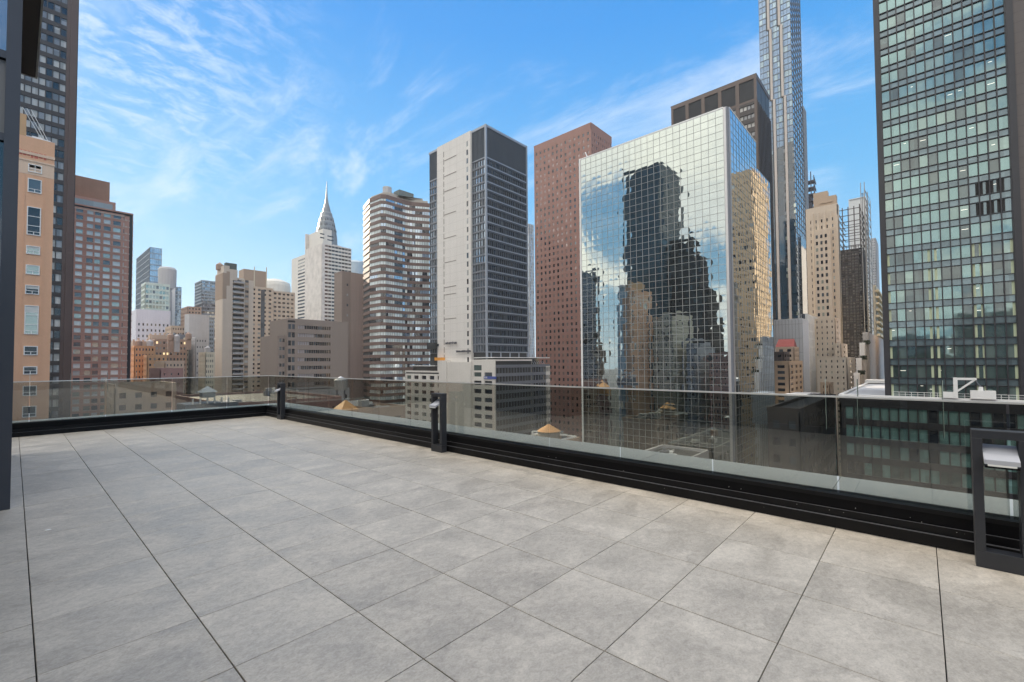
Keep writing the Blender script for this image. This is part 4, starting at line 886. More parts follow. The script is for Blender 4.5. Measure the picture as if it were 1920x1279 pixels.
b = simple('apartment_block', 'mauve brick box just above the railing', 300, 692, 215, None, 343, mauve, [g_dark], 3, 20, .2, .2, parapet=.3)
b = simple('apartment_block', 'narrow pale stone apartment house between brown brick and concrete shaft', 349, 634, 345, None, 362, creamw, [g_dark, g_mid], 3, 9, .4, .45)
for (px, py, r, w_, h_, lb) in ((268, 640, 320, 8, 5, 'tan rooftop hut on the orange tan brick block'), (300, 628, 345, 9, 5, 'square tan rooftop hut on the wide brown brick house'), (338, 627, 350, 12, 3, 'dark pipe and vent clutter on the brown brick house roof')):
    c = at_r(px, py, r); m = MB(); m.box(c.x-w_/2, c.y+1, c.z-h_-8, c.x+w_/2, c.y+7, c.z)
    for k in range(4): m.box(c.x-w_/2+k*w_/4, c.y+1.5, c.z, c.x-w_/2+k*w_/4+.8, c.y+3, c.z+random.uniform(.5, 1.8))
    tag(m.build('roof_hut', tanw if 'tan' in lb else steel_d, None), lb, 'roof hut')

simple('office_block', 'pale hazy slab between the dark teal glass tower and brown flat topped tower', 341, 597, 560, None, 352, greyc, [g_mid, g_blue], 3, 6, .6, .5)
simple('office_block', 'small grey block in the gap left of the banded glass office', 386, 600, 400, None, 400, blue_g, [g_mid], 4, 8, .7, .5)
simple('apartment_block', 'small tan block low between white brick building and pale stone house', 322, 612, 390, None, 346, tanw, [g_dark, g_mid], 5, 9, .45, .42)
simple('apartment_block', 'rust brick house just above the far railing', 276, 668, 290, None, 312, salmon, [g_mid, g_dark, g_blind], 4, 11, .4, .4, parapet=.8)
for k_, (px_k, py_k) in enumerate(((262, 640), (283, 640), (322, 628), (334, 630), (356, 626), (392, 652))):
    c = at_r(px_k, py_k, 318); m = MB(); m.lathe((c.x, c.y+3), [(1.5, c.z-3), (1.5, c.z), (.1, c.z+1.2)], 10); m.box(c.x-1.2, c.y+2, c.z-9, c.x+1.2, c.y+4, c.z-3.01)
    tag(m.build('water_tank', [tan_d, greyc][k_ % 2], None), ['leftmost', 'second', 'third', 'fourth', 'fifth', 'rightmost'][k_]+' of the six tiny rooftop water tanks beyond the far railing', 'water tank', 'tiny rooftop water tanks beyond the far railing')

# concrete slab apartment tower with balconies
beige = mat('beige_concrete', (0.54, 0.47, 0.40), .85, var=.07, scale=.15, streak=.08); beige_d = mat('brown_concrete', (0.34, 0.26, 0.20), .85, var=.08, streak=.1)
x0, x1, y0, y1, z = corner(418, 522, 300, xl=402, xr=474, ly=690, ry=690)
r_ = thing('apartment_tower', 'beige concrete apartment tower with stepped sloping top and a recessed balcony column', 'apartment tower', (x0+10, y0+10, ST))
zt_ = lambda px, py: at_y(px, py, y0).z
bx = lambda a: at_y(a, 600, y0).x
m = MB(); m.box(x0, y0, ST, bx(436), y1, zt_(420, 510)); m.box(x0+.5, y0+.6, zt_(420, 510), bx(430), y1-1, zt_(420, 497)); m.box(bx(430), y0+.5, zt_(425, 510)-4, bx(445), y1-2, zt_(437, 505)); m.box(bx(445), y0+8, ST, bx(466), y1-3, zt_(450, 517))
m.box(bx(466), y0, ST, x1, y1-3, zt_(470, 526)); m.box(bx(457), y0, ST, bx(458.3), y0+6, zt_(470, 526)); m.build('wall', beige, r_)
m = MB(); m.box(x0-.1, y0-.12, zt_(420, 560), bx(424), y1, zt_(420, 512)+.1); m.box(bx(424), y0-.1, zt_(420, 535), bx(430), y0+1, zt_(420, 508)); m.box(bx(447), y0+7.9, zt_(447, 545), bx(456), y0+8.1, zt_(450, 519)); m.build('brown_panel', beige_d, r_)
m = MB(); rl = MB(); gw = MB(); fl = 2.9; k = 0; q = zt_(440, 530)
while q > -45:
    m.box(bx(436), y0-1.0, q-.22, bx(457), y0+6, q); rl.box(bx(436.3), y0-1.0, q, bx(456.8), y0-.92, q+.95)
    fquad(gw, '-Y', y0, bx(437), bx(456.5), q+.1, q+2.3, -3.8, k % 3); fquad(gw, '-Y', y0, bx(459), bx(465.5), q+.8, q+2.1, .05, (k+1) % 3); q -= fl; k += 1
m.build('balcony_slab', beige, r_, kind='stuff'); rl.build('balcony_rail', mat('rail_grey', (0.32, 0.33, 0.35), .6), r_, kind='stuff')
m2 = MB(); m2.box(bx(436), y0+3.9, ST, bx(457), y0+6, zt_(440, 528)); m2.box(bx(458.4), y0-.0, ST, bx(466), y0+6, zt_(462, 528)); m2.build('recess_wall', beige_d, r_); gw.build('window', [g_dark, g_mid, g_blind], r_, kind='stuff')
m = MB(); p = at_y(432, 503, y0+6); m.box(p.x-2.6, y0+5, p.z-2, p.x+3.0, y0+8, p.z+2.8); m.build('water_tank', mat('tank_dark', (0.06, 0.08, 0.08), .7), r_)
m = MB(); p = at_y(412, 500, y0+8); m.lathe((p.x, p.y), [(1.9, p.z-2), (1.9, p.z+1), (0.2, p.z+2.4)], 10); m.build('turret', tan_d, r_)
# tan apartment tower behind, two blocks
tan_l = mat('tan_concrete', (0.50, 0.41, 0.32), .85, var=.08, scale=.15, streak=.05)
b = simple('apartment_tower', 'tan apartment tower with brown boxed plant room on top, right of the beige balcony tower', 470, 538, 340, 455, 511, tan_l, [g_dark, g_mid, g_dark, g_blind], 4, 8.3, .5, .45, ly=690, fin=False)
z = b.z; xa, xb = at_y(457, 510, b.y0+3).x, at_y(500, 510, b.y0+3).x; zz = at_y(480, 507, b.y0+3).z
b.get('plant_room', beige_d).box(xa, b.y0+3, z, xb, b.y1-1, zz); t_ = b.get('trim', creamw)
t_.box(xa+6, b.y0+2.7, z, xa+6.5, b.y0+3, zz+2.2); t_.box(xb-.4, b.y0+2.7, z, xb+.1, b.y0+3, zz+3); t_.box(xa+6, b.y0+2.6, z+.3, b.x1, b.y0+3, z+1)
fbox(b.get('glazed_strip', g_mid), '-Y', b.y0, b.x0+(b.x1-b.x0)*.45, b.x0+(b.x1-b.x0)*.62, -40, z-1, 0.0, .05)
b.finish()
simple('apartment_tower', 'lower tan apartment block with close rows of windows, left of the white apartment tower', 511, 546, 345, None, 552, tan_l, [g_dark, g_mid, g_dark], 5, 8.3, .62, .45, parapet=.5)
m = MB(); c = at_r(524, 528, 600); m.lathe((c.x, c.y+14), [(17, ST), (17, c.z-4), (16, c.z), (9, c.z+3.5), (2, c.z+5)], 28); tag(m.build('round_tower', mat('hazy_cream', (0.60, 0.56, 0.50), .7), None), 'round cream tower top showing between tan apartment blocks', 'tower')

# art deco tower with steel needle
c = at_r(606, 432, 690); cx_, cy_ = c.x+9, c.y+9; dep = 690*math.cos(math.atan2(c.x, c.y)-YAW); k = dep/F
zz_ = lambda py: at_r(606, py, 690).z
root = thing('spire_tower', 'distant tower with a tiered steel crown tapering to a needle spire', 'skyscraper', (cx_, cy_, ST))
steelc = mat('crown_steel', (0.15, 0.165, 0.18), .45, var=.15, scale=.1, streak=.15, metal=.5)
prof = [(21.5, 455), (20.5, 432), (19.4, 425), (18.8, 418), (17.6, 410), (17.2, 405), (15.6, 399), (15.3, 392), (13.4, 385), (12.8, 378), (10.8, 371), (10.2, 365), (7.8, 358), (7.2, 352), (5.0, 345), (4.2, 336)]
f_ = .76
pr = [(w*.9*k, zz_(py)) for w, py in [(20.5, 470), (19.3, 445), (18.6, 437), (17.5, 431), (17.2, 425), (15.6, 420), (15.2, 414), (13.4, 410), (12.8, 404), (10.9, 401), (10.0, 395), (7.8, 392.5), (7.0, 388), (5.6, 383), (3.7, 376), (2.0, 366), (1.1, 352), (.4, 333)]]
m = MB(); m.lathe((cx_, cy_), pr, 24, sq=.55); cro = m.build('crown', steelc, root)
cro['_o'] = list(root['_o']); cro_w = MB()
for t_, (py, wd, n_) in enumerate(((433, 17, 6), (423, 14.5, 5), (413, 12.5, 4), (404, 9.5, 3), (395, 6.5, 2))):
    z_ = zz_(py); rr_ = wd*.94*k
    for fc in ('-X', '-Y'):
        for i in range(n_):
            a = (i+.5)/n_*math.pi; s = math.cos(a)*rr_*.72; h_ = math.sin(a)*4.5*k*.7
            o_ = rr_*1.04; ctr = (cx_ if fc == '-Y' else cy_)+s; P = (cy_ if fc == '-Y' else cx_)
            p_ = [fpt(fc, P, ctr-1.7*k, z_+h_, o_), fpt(fc, P, ctr+1.7*k, z_+h_, o_), fpt(fc, P, ctr, z_+h_+5.5*k, o_-.8)]
            n0 = len(cro_w.v); cro_w.v += p_; cro_w.f.append([n0, n0+1, n0+2]); cro_w.m.append(0)
q_ = cro_w.build('crown_window', mat('crown_dark', (0.02, 0.025, 0.035), .6), cro, kind='stuff'); q_.location = (0, 0, 0)
m = MB(); m.box(cx_-16, cy_-16, ST, cx_+16, cy_+16, zz_(462)); m.build('shaft', white_c, root)

# white apartment tower in front of it
r = 385; x0, x1, y0, y1, z = corner(604, 458, r, xl=None, xr=658, ry=690); z = at_r(604, 457, r).z
mott = mat('mottled_white', (0.60, 0.565, 0.53), .85, var=.42, scale=.22, streak=.12)
yw = at_x(571, 690, x0).y; yl_ = at_x(546, 690, x0+3).y
b = Bld('apartment_tower', 'white apartment tower with mottled blank wall and dark balcony rows, below the spire', x0, x1, y0, yw, z, d=.5); b.shell(mott, faces=('-Y',), parapet=.5)
fl = 2.95; n = int((z-2+45)/fl)
dep = r*math.cos(math.atan2(x0, y0)-YAW)
b.grid('-Y', x0+2.2, x1, z-n*fl, z, 8, n, .94, .52, white_c, [g_dark, g_dark, g_mid], lift=.75); fbox(b.get('end_wall', white_c), '-Y', y0, x0, x1, ST, z-n*fl, -.4, 0); fbox(b.get('end_wall', mott), '-Y', y0, x0, x0+2.2, ST, z, -.4, .0)
p = at_x(600, 432, x0+6); zu = at_r(592, 430, r+10).z; b.get('upper_wall', white_c).box(x0+3, y0+5, z, at_y(622, 440, y0+5).x, yw+6, zu)
sl = b.get('slot', g_dark); X_ = at_y(600, 445, y0+5).x
for py in (440, 447): q = at_y(610, py, y0+5).z; fbox(sl, '-Y', y0+5, X_, X_+3.5, q-.5, q+.5, 0, .05); fbox(sl, '-Y', y0+5, X_+6, X_+11, q-1.2, q-.2, 0, .05)
b.get('roof_screen', white_c).box(at_y(625, 455, y0+2).x, y0+2, z, at_y(640, 455, y0+2).x, y0+8, z+1.6)
b.get('wall', mott).box(x0+.4, yw, ST, x0+12, yw+1.5, zu+.3)
z3 = at_r(553, 463, r+14).z; b.get('side_wing', white_c).box(x0+3.5, yw+1.51, ST, x0+16, yl_+2, z3)
for j in range(36):
    q = z3-3-j*fl; 
    if q > -40: fbox(b.get('wing_window', [g_dark, g_mid], 'stuff'), '-X', x0+3.5, yw+2, yw+2+(yl_-yw)*.6, q-1.3, q, .02, .06, j % 2)
b.finish()
m = MB(); c = at_r(675, 487, 560)
m.lathe((c.x+2, c.y+15), [(15.5, ST), (15.5, c.z-7), (15.6, c.z-3), (14.5, c.z-1), (9, c.z)], 32); tag(m.build('round_tower', mat('hazy_blue_metal', (0.33, 0.40, 0.46), .35, metal=.4), None), 'round topped blue grey tower just behind the dark brown blank walled building', 'tower')
# dark brown blank building
bw = mat('brown_grey_brick', (0.235, 0.185, 0.16), .85, var=.06, scale=.1, streak=.06); 
b = simple('blank_walled_building', 'dark brown building with a blank side wall, left of the wavy banded tower', 641, 509, 290, 626, 691, bw, [g_dark, g_mid], 2, 9, .2, .2, faces=('-X',), colsY=5, ly=690, fin=False, parapet=.3)
pv = b.get('paler_bay', mat('paler_brick', (0.29, 0.225, 0.195), .85, var=.08, scale=.12)); fbox(pv, '-Y', b.y0, b.x0+5.5, b.x1, ST, b.z-.1, .205, .3)
wq = b.get('window', [g_mid, g_blind], 'stuff')
for j in range(14): q = b.z-7-j*6.2; fbox(wq, '-Y', b.y0, b.x0+3, b.x0+3.9, q-1.4, q, .21, .26, j % 2)
b.finish()
# brown banded mid-rise
r = 215; x0, x1, y0, y1, z = corner(540, 599, r, xl=None, xr=652, ry=690, dl=20)
bb = mat('taupe_brick', (0.25, 0.205, 0.18), .85, var=.07, scale=.12, streak=.05)
b = Bld('office_block', 'taupe brick office block with five rows of ribbon windows and a blank right bay', x0, x1, y0, y1, z, d=.35); b.shell(bb, faces=('-Y',), parapet=.5, roof=roof_b)
xw0, xw1, xg = at_y(558, 650, y0).x, at_y(620, 650, y0).x, at_y(553, 650, y0).x
dep = r*math.cos(math.atan2(x0, y0)-YAW); fl = 15.6*dep/F; n = 8; zt2 = z-1.2
b.grid('-Y', xw0, xw1, zt2-n*fl, zt2, 15, n, .88, .42, bb, [g_dark, g_mid, g_dark], lift=.5); fbox(b.get('blank_wall', bb), '-Y', y0, xw1, x1, ST, z, -.34, 0); fbox(b.get('blank_wall', bb), '-Y', y0, xw0, xw1, zt2, z, -.34, 0)
b.grid('-Y', x0, xw0-1, zt2-n*fl, zt2, 2, n, .8, .6, bb, [g_mid, g_dark], wname='corner_window'); fbox(b.get('blank_wall', bb), '-Y', y0, xw0-1, xw0, ST, z, -.34, 0)
for j in range(n): fbox(b.get('pale_panel', mat('panel_grey', (0.30, 0.28, 0.29), .6)), '-Y', y0, xw0, xw0+(xw1-xw0)*random.choice([.2, .5, 0.1, .35]), zt2-j*fl-fl*.72, zt2-j*fl-fl*.30, -.3, -.2)
b.finish()
b = simple('office_block', 'lower taupe annex stepping down from the ribbon windowed office block', 522, 630, 216, None, 541, bb, [g_mid, g_dark], 3, 15.6, .8, .4, faces=('-Y',), parapet=.4)

# ------------------------------------------------------------------ wavy banded tower
R0 = 262; zT = at_r(693, 372, R0).z
def onz(px, py): 
    d = ray(px, py); t = (zT-EYE)/d.z; return (d.x*t, d.y*t)
P0 = onz(693, 371.8); P1 = onz(713, 364); P2 = onz(723, 364.5); P3 = onz(768, 378.2); P4 = onz(806, 381.5)
P0 = (P1[0]-.6, at_x(692, 690, P1[0]-.6).y); 
# smooth the concave bend
ctl = [P0, P1, P2]; A = Vector(P2); B_ = Vector(P3); C_ = Vector(P4)
ctl += [tuple(A.lerp(B_, t)) for t in (.35, .7)]
for t in (0, .25, .5, .75, 1):
    a1 = A.lerp(B_, .82); a2 = B_.lerp(C_, .3); q1 = a1.lerp(B_, t); q2 = B_.lerp(a2, t); ctl.append(tuple(q1.lerp(q2, t)))
ctl += [tuple(B_.lerp(C_, .65)), P4]
Cx = P4[0]; back = [(Cx+3, P4[1]+24), (P0[0]+4, P0[1]+14)]
poly = ctl+back
cen = Vector((sum(p[0] for p in poly)/len(poly), sum(p[1] for p in poly)/len(poly)))
def inset(d): return [tuple(Vector(p)+(cen-Vector(p)).normalized()*d) for p in poly]
root = thing('banded_tower', 'brown and white banded tower with a wavy curving front, left of the grey steel tower', 'tower', (cen.x, cen.y, ST))
bm_ = mat('brown_band', (0.155, 0.10, 0.085), .6, var=.08, streak=.08); dep = R0*math.cos(math.atan2(P2[0], P2[1])-YAW); fl = 11.75*dep/F
m = MB(); m.prism(inset(.5), ST, zT-.3); m.build('interior', mat('dark_room', (0.03, 0.032, 0.035)), root)
q = zT; j = 0; op = inset(.3)
gb = MB(); gls = [glass('sky_white_pane', (0.56, 0.63, 0.63), ior=2.0, rvar=.2), g_sky, g_dark, MATS['sky_white_pane'], g_blue]  # white pane colour stands in for bright sky reflections
while q > -50:
    m = MB(); h_ = 1.7 if j else 2.3; m.prism(poly, q-h_, q); m.build('spandrel_band', bm_, root)
    zb2 = q-fl; 
    for i in range(len(ctl)-1):
        a, c2 = Vector(op[i]), Vector(op[i+1]); L_ = (c2-a).length; n_ = max(1, round(L_/1.5)); run = random.choice([0, 1, 0, 3, 2])
        for w_ in range(n_):
            if rnd() < .22: run = random.choice([0, 1, 2, 3, 0, 0, 3] if i > 2 else [0, 0, 3])
            u0, u1 = a.lerp(c2, (w_+.06)/n_), a.lerp(c2, (w_+.94)/n_)
            gb.quad((u0.x, u0.y, zb2), (u1.x, u1.y, zb2), (u1.x, u1.y, q-h_), (u0.x, u0.y, q-h_), run)
    q -= fl; j += 1
gb.build('window', gls, root, kind='stuff')
m = MB(); m.prism(inset(1.2), zT, zT+1.2); m.prism(inset(4), zT+1.2, zT+2.4); m.build('roof', mat('roof_tan', (0.42, 0.38, 0.33), .85), root)
m = MB(); c = at_r(726, 352, R0+10); m.lathe((c.x, c.y), [(2.6, zT+2.3), (2.6, c.z), (.4, c.z+.8)], 8); m.build('stair_turret', greyc, root)
m = MB(); c = at_r(757, 362, R0+14); m.box(c.x-5, c.y-3, zT+2.3, c.x+5, c.y+3, c.z); m.build('plant_box', mat('plant_dark', (0.12, 0.15, 0.15), .7), root)
# thin light tower between grey and red towers
simple('office_tower', 'thin pale blue tower glimpsed between the grey steel tower and the red granite one', 992, 420, 520, None, 1003, greyc, [g_sky, g_mid], 3, 6, .5, .9, dl=30)
# ------------------------------------------------------------------ right of the skyscraper
deco = mat('limestone', (0.56, 0.485, 0.40), .85, var=.08, scale=.15, streak=.10, fine=.05); deco_d = mat('limestone_brown', (0.42, 0.33, 0.25), .85, var=.1, streak=.1)
r = 300; x0, x1, y0, y1, z = corner(1570, 372, r, xl=1519, xr=1582, ly=690, ry=690)
b = Bld('limestone_tower', 'beige limestone tower with a boxy crown and setbacks, right of the blue glass skyscraper', x0, x1, y0, y1, at_x(1560, 384, x0).z, d=.4, cat='tower')
b.shell(deco, parapet=.3)
fl = 3.6; n = int((b.z-6-ST)/fl)
zt_ = b.z-6; cw = (y1-y0)
b.grid('-X', y0+1.2, y1-1, zt_-n*fl, zt_, 5, n, .26, .50, deco, [g_dark, g_mid, g_green2]); fbox(b.get('wall_top', deco), '-X', x0, y0, y1, zt_, b.z, -.4, .0); fbox(b.get('wall_end', deco), '-X', x0, y0, y0+1.2, ST, zt_, -.4, .05); fbox(b.get('wall_end', deco), '-X', x0, y1-1, y1, ST, zt_, -.4, .05)
fbox(b.get('wall_end', deco), '-Y', y0, x0, x1, ST, b.z, -.4, 0)
b.grid('-Y', x0+1.2, x1-1.2, ST, b.z-8, 1, 40, .2, .3, deco, [g_dark])
for s in (.22, .42, .62, .8): fbox(b.get('buttress', deco), '-X', x0, y0+cw*s-.55, y0+cw*s+.55, ST, b.z-3, 0, .5)
zc = at_x(1540, 360, x0+1).z; ya, yb = at_x(1568, 375, x0+1).y, at_x(1525, 375, x0+1).y; ymid = at_x(1552, 375, x0+1).y
cr = b.get('crown', deco_d); cr.box(x0+1, ymid, b.z, x1-1, yb, zc); cr.box(x0+1, ya, b.z, x1-1, ymid-.01, at_x(1562, 366, x0+1).z); cr.box(x0+.6, ymid-2, b.z+2, x0+.98, yb-3, b.z+2.6)
zs = at_x(1540, 430, x0-2).z; b.get('lower_setback', deco).box(x0-2.2, at_x(1557, 430, x0-2).y, ST, x0-.55, at_x(1526, 430, x0-2).y, zs)
wq = b.get('window', [g_dark, g_mid, g_green2], 'stuff')
for i in range(3):
    yy = at_x(1533+i*8.5, 500, x0-2.2).y
    for j in range(26):
        q = zs-3-j*fl; fbox(wq, '-X', x0-2.2, yy-.5, yy+.5, q-1.9, q, .02, .05, random.choice([0, 0, 1, 2]))
b.finish()
def annex(name, label, px, py, r, xl, xr, m, colsx, rowpx, colsy=1, **k): return simple(name, label, px, py, r, xl, xr, m, [g_dark, g_mid, g_green2], colsy, rowpx, .22, .42, colsY=colsx, ly=690, ry=690, **k)
annex('limestone_annex', 'sunlit beige annex with tall slot windows at the foot of the limestone tower', 1566, 597, 268, 1528, 1577, deco, 4, 10.5)
annex('limestone_annex', 'narrow beige annex right of the one with slot windows', 1577, 645, 262, 1566, 1590, deco, 1, 10)
annex('limestone_annex', 'low wide beige block with two window columns, just left of the white roofed podium', 1588, 672, 235, 1532, 1604, deco, 5, 10.5)
annex('limestone_annex', 'shadowed brown annex low between white fins and limestone block', 1556, 720, 205, 1538, 1562, deco_d, 2, 11)
# tall brown-black tower top behind the limestone crown
m = MB(); c = at_r(1522, 330, 420); w_ = 4.6
for k in range(8):
    for l in range(5): m.bar((c.x+l*2.2-5, c.y-2, c.z-45+k*5.5), (c.x+l*2.2-5, c.y-2, c.z-40+k*5.5-l*.8), .5)
    m.box(c.x-5, c.y-2.3, c.z-42+k*5.2-max(0, k-4)*.2, c.x+5-max(0, k-5)*2, c.y+6, c.z-41.3+k*5.2)
m.box(c.x-4, c.y, ST, c.x+3, c.y+6, c.z-16); m.bar((c.x-4.5, c.y, c.z-16), (c.x-4.5, c.y, c.z+2), .6)
tag(m.build('scaffold_tower', mat('rust_dark', (0.06, 0.055, 0.07), .7), None), 'dark scaffolded tower top peeking out behind the limestone crown', 'tower')
# steel frame under construction
r = 335; x0, x1, y0, y1, z = corner(1612, 388, r, xl=1577, xr=1632, ly=690, ry=690)
root = thing('steel_frame_tower', 'unfinished steel framed tower, open floors on top, wrapped in dark scaffolding', 'construction', (x0, y0, ST))
fs = mat('frame_steel', (0.11, 0.095, 0.09), .7, var=.3, scale=.5, streak=.1); fl = 3.7
zo = at_x(1590, 468, x0).z; m = MB(); n = int((z-zo)/fl)+1
for k in range(n+1):
    q = z-k*fl; m.box(x0-.2, y0, q-.35, x0+.3, y1, q); m.box(x0, y0-.2, q-.35, x1, y0+.3, q)
    m.box(x1-.4, y0, q-.3, x1, y1, q); m.box(x0, y1-.4, q-.3, x1, y1, q)
for i in range(5): s = y0+(y1-y0)*i/4; m.box(x0-.15, s-.25, zo, x0+.35, s+.25, z+1.2)
for i in range(3): s = x0+(x1-x0)*i/2; m.box(s-.25, y0-.15, zo, s+.25, y0+.35, z+1.8)
m.build('open_frame', fs, root, kind='stuff')
m = MB(); m.box(x0+1, y0+1, ST, x1, y1, zo-.3); m.build('built_floors', mat('net_brown', (0.13, 0.115, 0.105), .85, var=.3, scale=.4), root)
m = MB(); pl_ = MB(); q = zo; k = 0
while q > -30:
    m.box(x0-.3, y0-.3, q-.5, x0+.9, y1, q); m.box(x0-.3, y0-.3, q-.5, x1, y0+.9, q)
    for i in range(7):
        s = y0+(y1-y0)*(i+.5)/7; 
        if rnd() < .72: pl_.box(x0+.6, s-.55, q-fl+.6, x0+.95, s+.55, q-.6)
    q -= fl*.5 if k % 2 else fl*.5; k += 1
for i in range(11): s = y0+(y1-y0)*i/10; m.box(x0-.6, s-.12, -30, x0-.4, s+.12, zo+2)
m.build('scaffold', fs, root, kind='stuff'); pl_.build('pale_wall_panel', mat('net_pale', (0.55, 0.52, 0.47), .8), root, kind='stuff')
m = MB(); h0 = at_y(1618, 500, y0-1.5).x; h1 = at_y(1629, 500, y0-1.5).x; zt_ = at_y(1624, 374, y0-1.5).z
for xx in (h0, (h0+h1)/2, h1): m.bar((xx, y0-1.5, ST), (xx, y0-1.5, zt_), .35); m.bar((xx, y0-3.2, ST), (xx, y0-3.2, zt_), .35)
q = -30
while q < zt_: m.bar((h0, y0-3.2, q), (h1, y0-3.2, q+4.4), .18); m.box(h0, y0-3.3, q, h1, y0-3.1, q+.2); q += 4.6
m.build('hoist_mast', mat('hoist_grey', (0.30, 0.29, 0.28), .6), root, kind='stuff')
m = MB(); p = at_y(1617, 380, y0+3); m.bar((p.x, p.y, z), (p.x, p.y, at_y(1617, 364, y0+3).z), .35); m.box(p.x-.8, p.y-.3, at_y(1617, 366, y0+3).z, p.x+.6, p.y+.3, at_y(1617, 364, y0+3).z); m.build('lantern_mast', fs, root)
m = MB(); rx = at_x(1577, 600, x0).y; m.box(x0-.7, rx-.2, ST, x0-.3, rx+1.2, zo+6); m.build('red_chute', mat('red_net', (0.32, 0.08, 0.07), .8, var=.4, scale=.3), root)
simple('stepped_tower', 'pale stepped tower with many tiny windows, far behind the steel frame', 1628, 440, 470, None, 1643, white_c, [g_mid, g_dark], 6, 5.5, .4, .5, ly=690, dl=3)
simple('stepped_tower', 'farther pale grey tower next to the green gridded office tower', 1642, 447, 520, None, 1654, greyc, [g_mid, g_dark], 4, 5, .4, .5, dl=3)
simple('slab_tower', 'very thin white tower edge behind the hoist mast', 1627, 380, 430, None, 1633, white_p, [g_mid], 1, 9, .2, .5, faces=('-Y',), dl=10)
b = simple('apartment_tower', 'cream apartment tower with sunny rounded balconies beside the green gridded office tower', 1642, 536, 300, None, 1672, creamw, [g_mid, g_green2], 4, 9.5, .6, .5, fin=False, dl=1)
for j in range(24): q = b.z-2-j*3.3; b.get('balcony', mat('cream_light', (0.70, 0.60, 0.42), .8), 'stuff').box(b.x0-.2, b.y0-1.3, q-1.1, b.x0+(b.x1-b.x0)*.35, b.y0+.2, q)
b.finish()
# white terraced building
tw = mat('white_render', (0.84, 0.82, 0.80), .8, var=.06, streak=.08); tg = mat('terrace_brick', (0.55, 0.52, 0.50), .85)
root = None
for k, (px, py, xl, xr, m_, lb) in enumerate(((1628, 626, None, 1690, tg, ''), (1622, 646, None, 1690, tw, ''), (1616, 675, None, 1690, tw, ''), (1612, 703, None, 1690, tw, ''))):
    r = 215-k*5; x0, x1, y0, y1, z = corner(px, py, r, xl=xl, xr=xr, ry=690, dl=1.5)
    if root is None: root = thing('terraced_building', 'white stepped building with planted terraces, left of the green gridded office tower', 'building', (x0, y0, ST))
    b = Bld('terraced_building', '', x0, x1, y0, y1, z, root=root, d=.3); b.shell(m_, parapet=.7, faces=('-Y',))
    if k: b.grid('-Y', x0+2, x1, z-1.2-3.4*6, z-1.2, 4, 6, .62, .55, m_, [g_dark, g_mid, g_green3]); fbox(b.get('wall_end', m_), '-Y', y0, x0, x0+2, ST, z, -.3, 0)
    else: fbox(b.get('wall_end', m_), '-Y', y0, x0, x1, ST, z, -.3, 0)
    fbox(b.get('wall_end', m_), '-Y', y0, x0+.01, x1, z-1.2, z, -.3, .01)
    b.finish()
    if k in (1, 2, 3):
        g = MB(); rr_ = random.Random(k)
        for q in range(160):
            cx_ = x0+rr_.uniform(.3, 5); cy_ = y0+rr_.uniform(-1.2, .6); cz = (z if k == 1 else z)+rr_.uniform(.2, 1.5); s = .22; a = rr_.uniform(0, 6)
            g.quad((cx_-s*math.cos(a), cy_-s*math.sin(a), cz-s), (cx_+s*math.cos(a), cy_+s*math.sin(a), cz-s*.4), (cx_+s*math.cos(a), cy_+s*math.sin(a), cz+s), (cx_-s*math.cos(a), cy_-s*math.sin(a), cz+s*.3))
        o = g.build('terrace_shrubs', mat('leaf_dark', (0.05, 0.06, 0.035), .8, streak=0), None, kind='stuff')
# brown stone cluster in front of the pale panels
r = 190; simple('old_apartment_house', 'old tan stone house with red tiled roof line, in front of the pale panelled block', 1489, 652, 196, 1456, 1499, tanw, [g_dark, g_mid], 3, 10, .5, .5, ly=690, parapet=.4)
x0, x1, y0, y1, z = corner(1487, 650, 198, xl=1458, xr=1492, ly=690)
m = MB(); m.v = [(x0-.5, y0-.5, z), (x1+.5, y0-.5, z), (x1+.5, y1+.5, z), (x0-.5, y1+.5, z), (x0+2.6, y0, z+3), (x0+2.6, y1, z+3)]; m.f = [(0, 3, 5, 4), (1, 4, 5, 2), (0, 4, 1), (3, 2, 5)]; m.m = [0]*4
tag(m.build('pitched_roof', mat('red_tile', (0.19, 0.045, 0.045), .8, var=.1), None), 'red tiled pitched roof on the old tan stone house', 'roof')
simple('old_apartment_house', 'dark brick gable block cut by the mirrored tower edge', 1470, 662, 178, 1440, 1481, mat('dark_brick', (0.09, 0.075, 0.075), .8, var=.2), [g_mid, g_dark], 2, 10, .5, .5, ly=690)
simple('old_apartment_house', 'warm tan house with cornice, right of the dark gable block', 1480, 682, 170, None, 1505, mat('warm_tan', (0.50, 0.36, 0.25), .85, var=.1), [g_dark, g_mid], 3, 11, .5, .5, ly=690, parapet=.9, dl=9)
m = MB(); c = at_r(1505, 740, 165); m.box(c.x, c.y-3, c.z-10, c.x+12, c.y+5, c.z); m.v += []; tag(m.build('roof_slab', roof_w, None), 'small white flat roof just above the railing, under the white fins', 'roof')

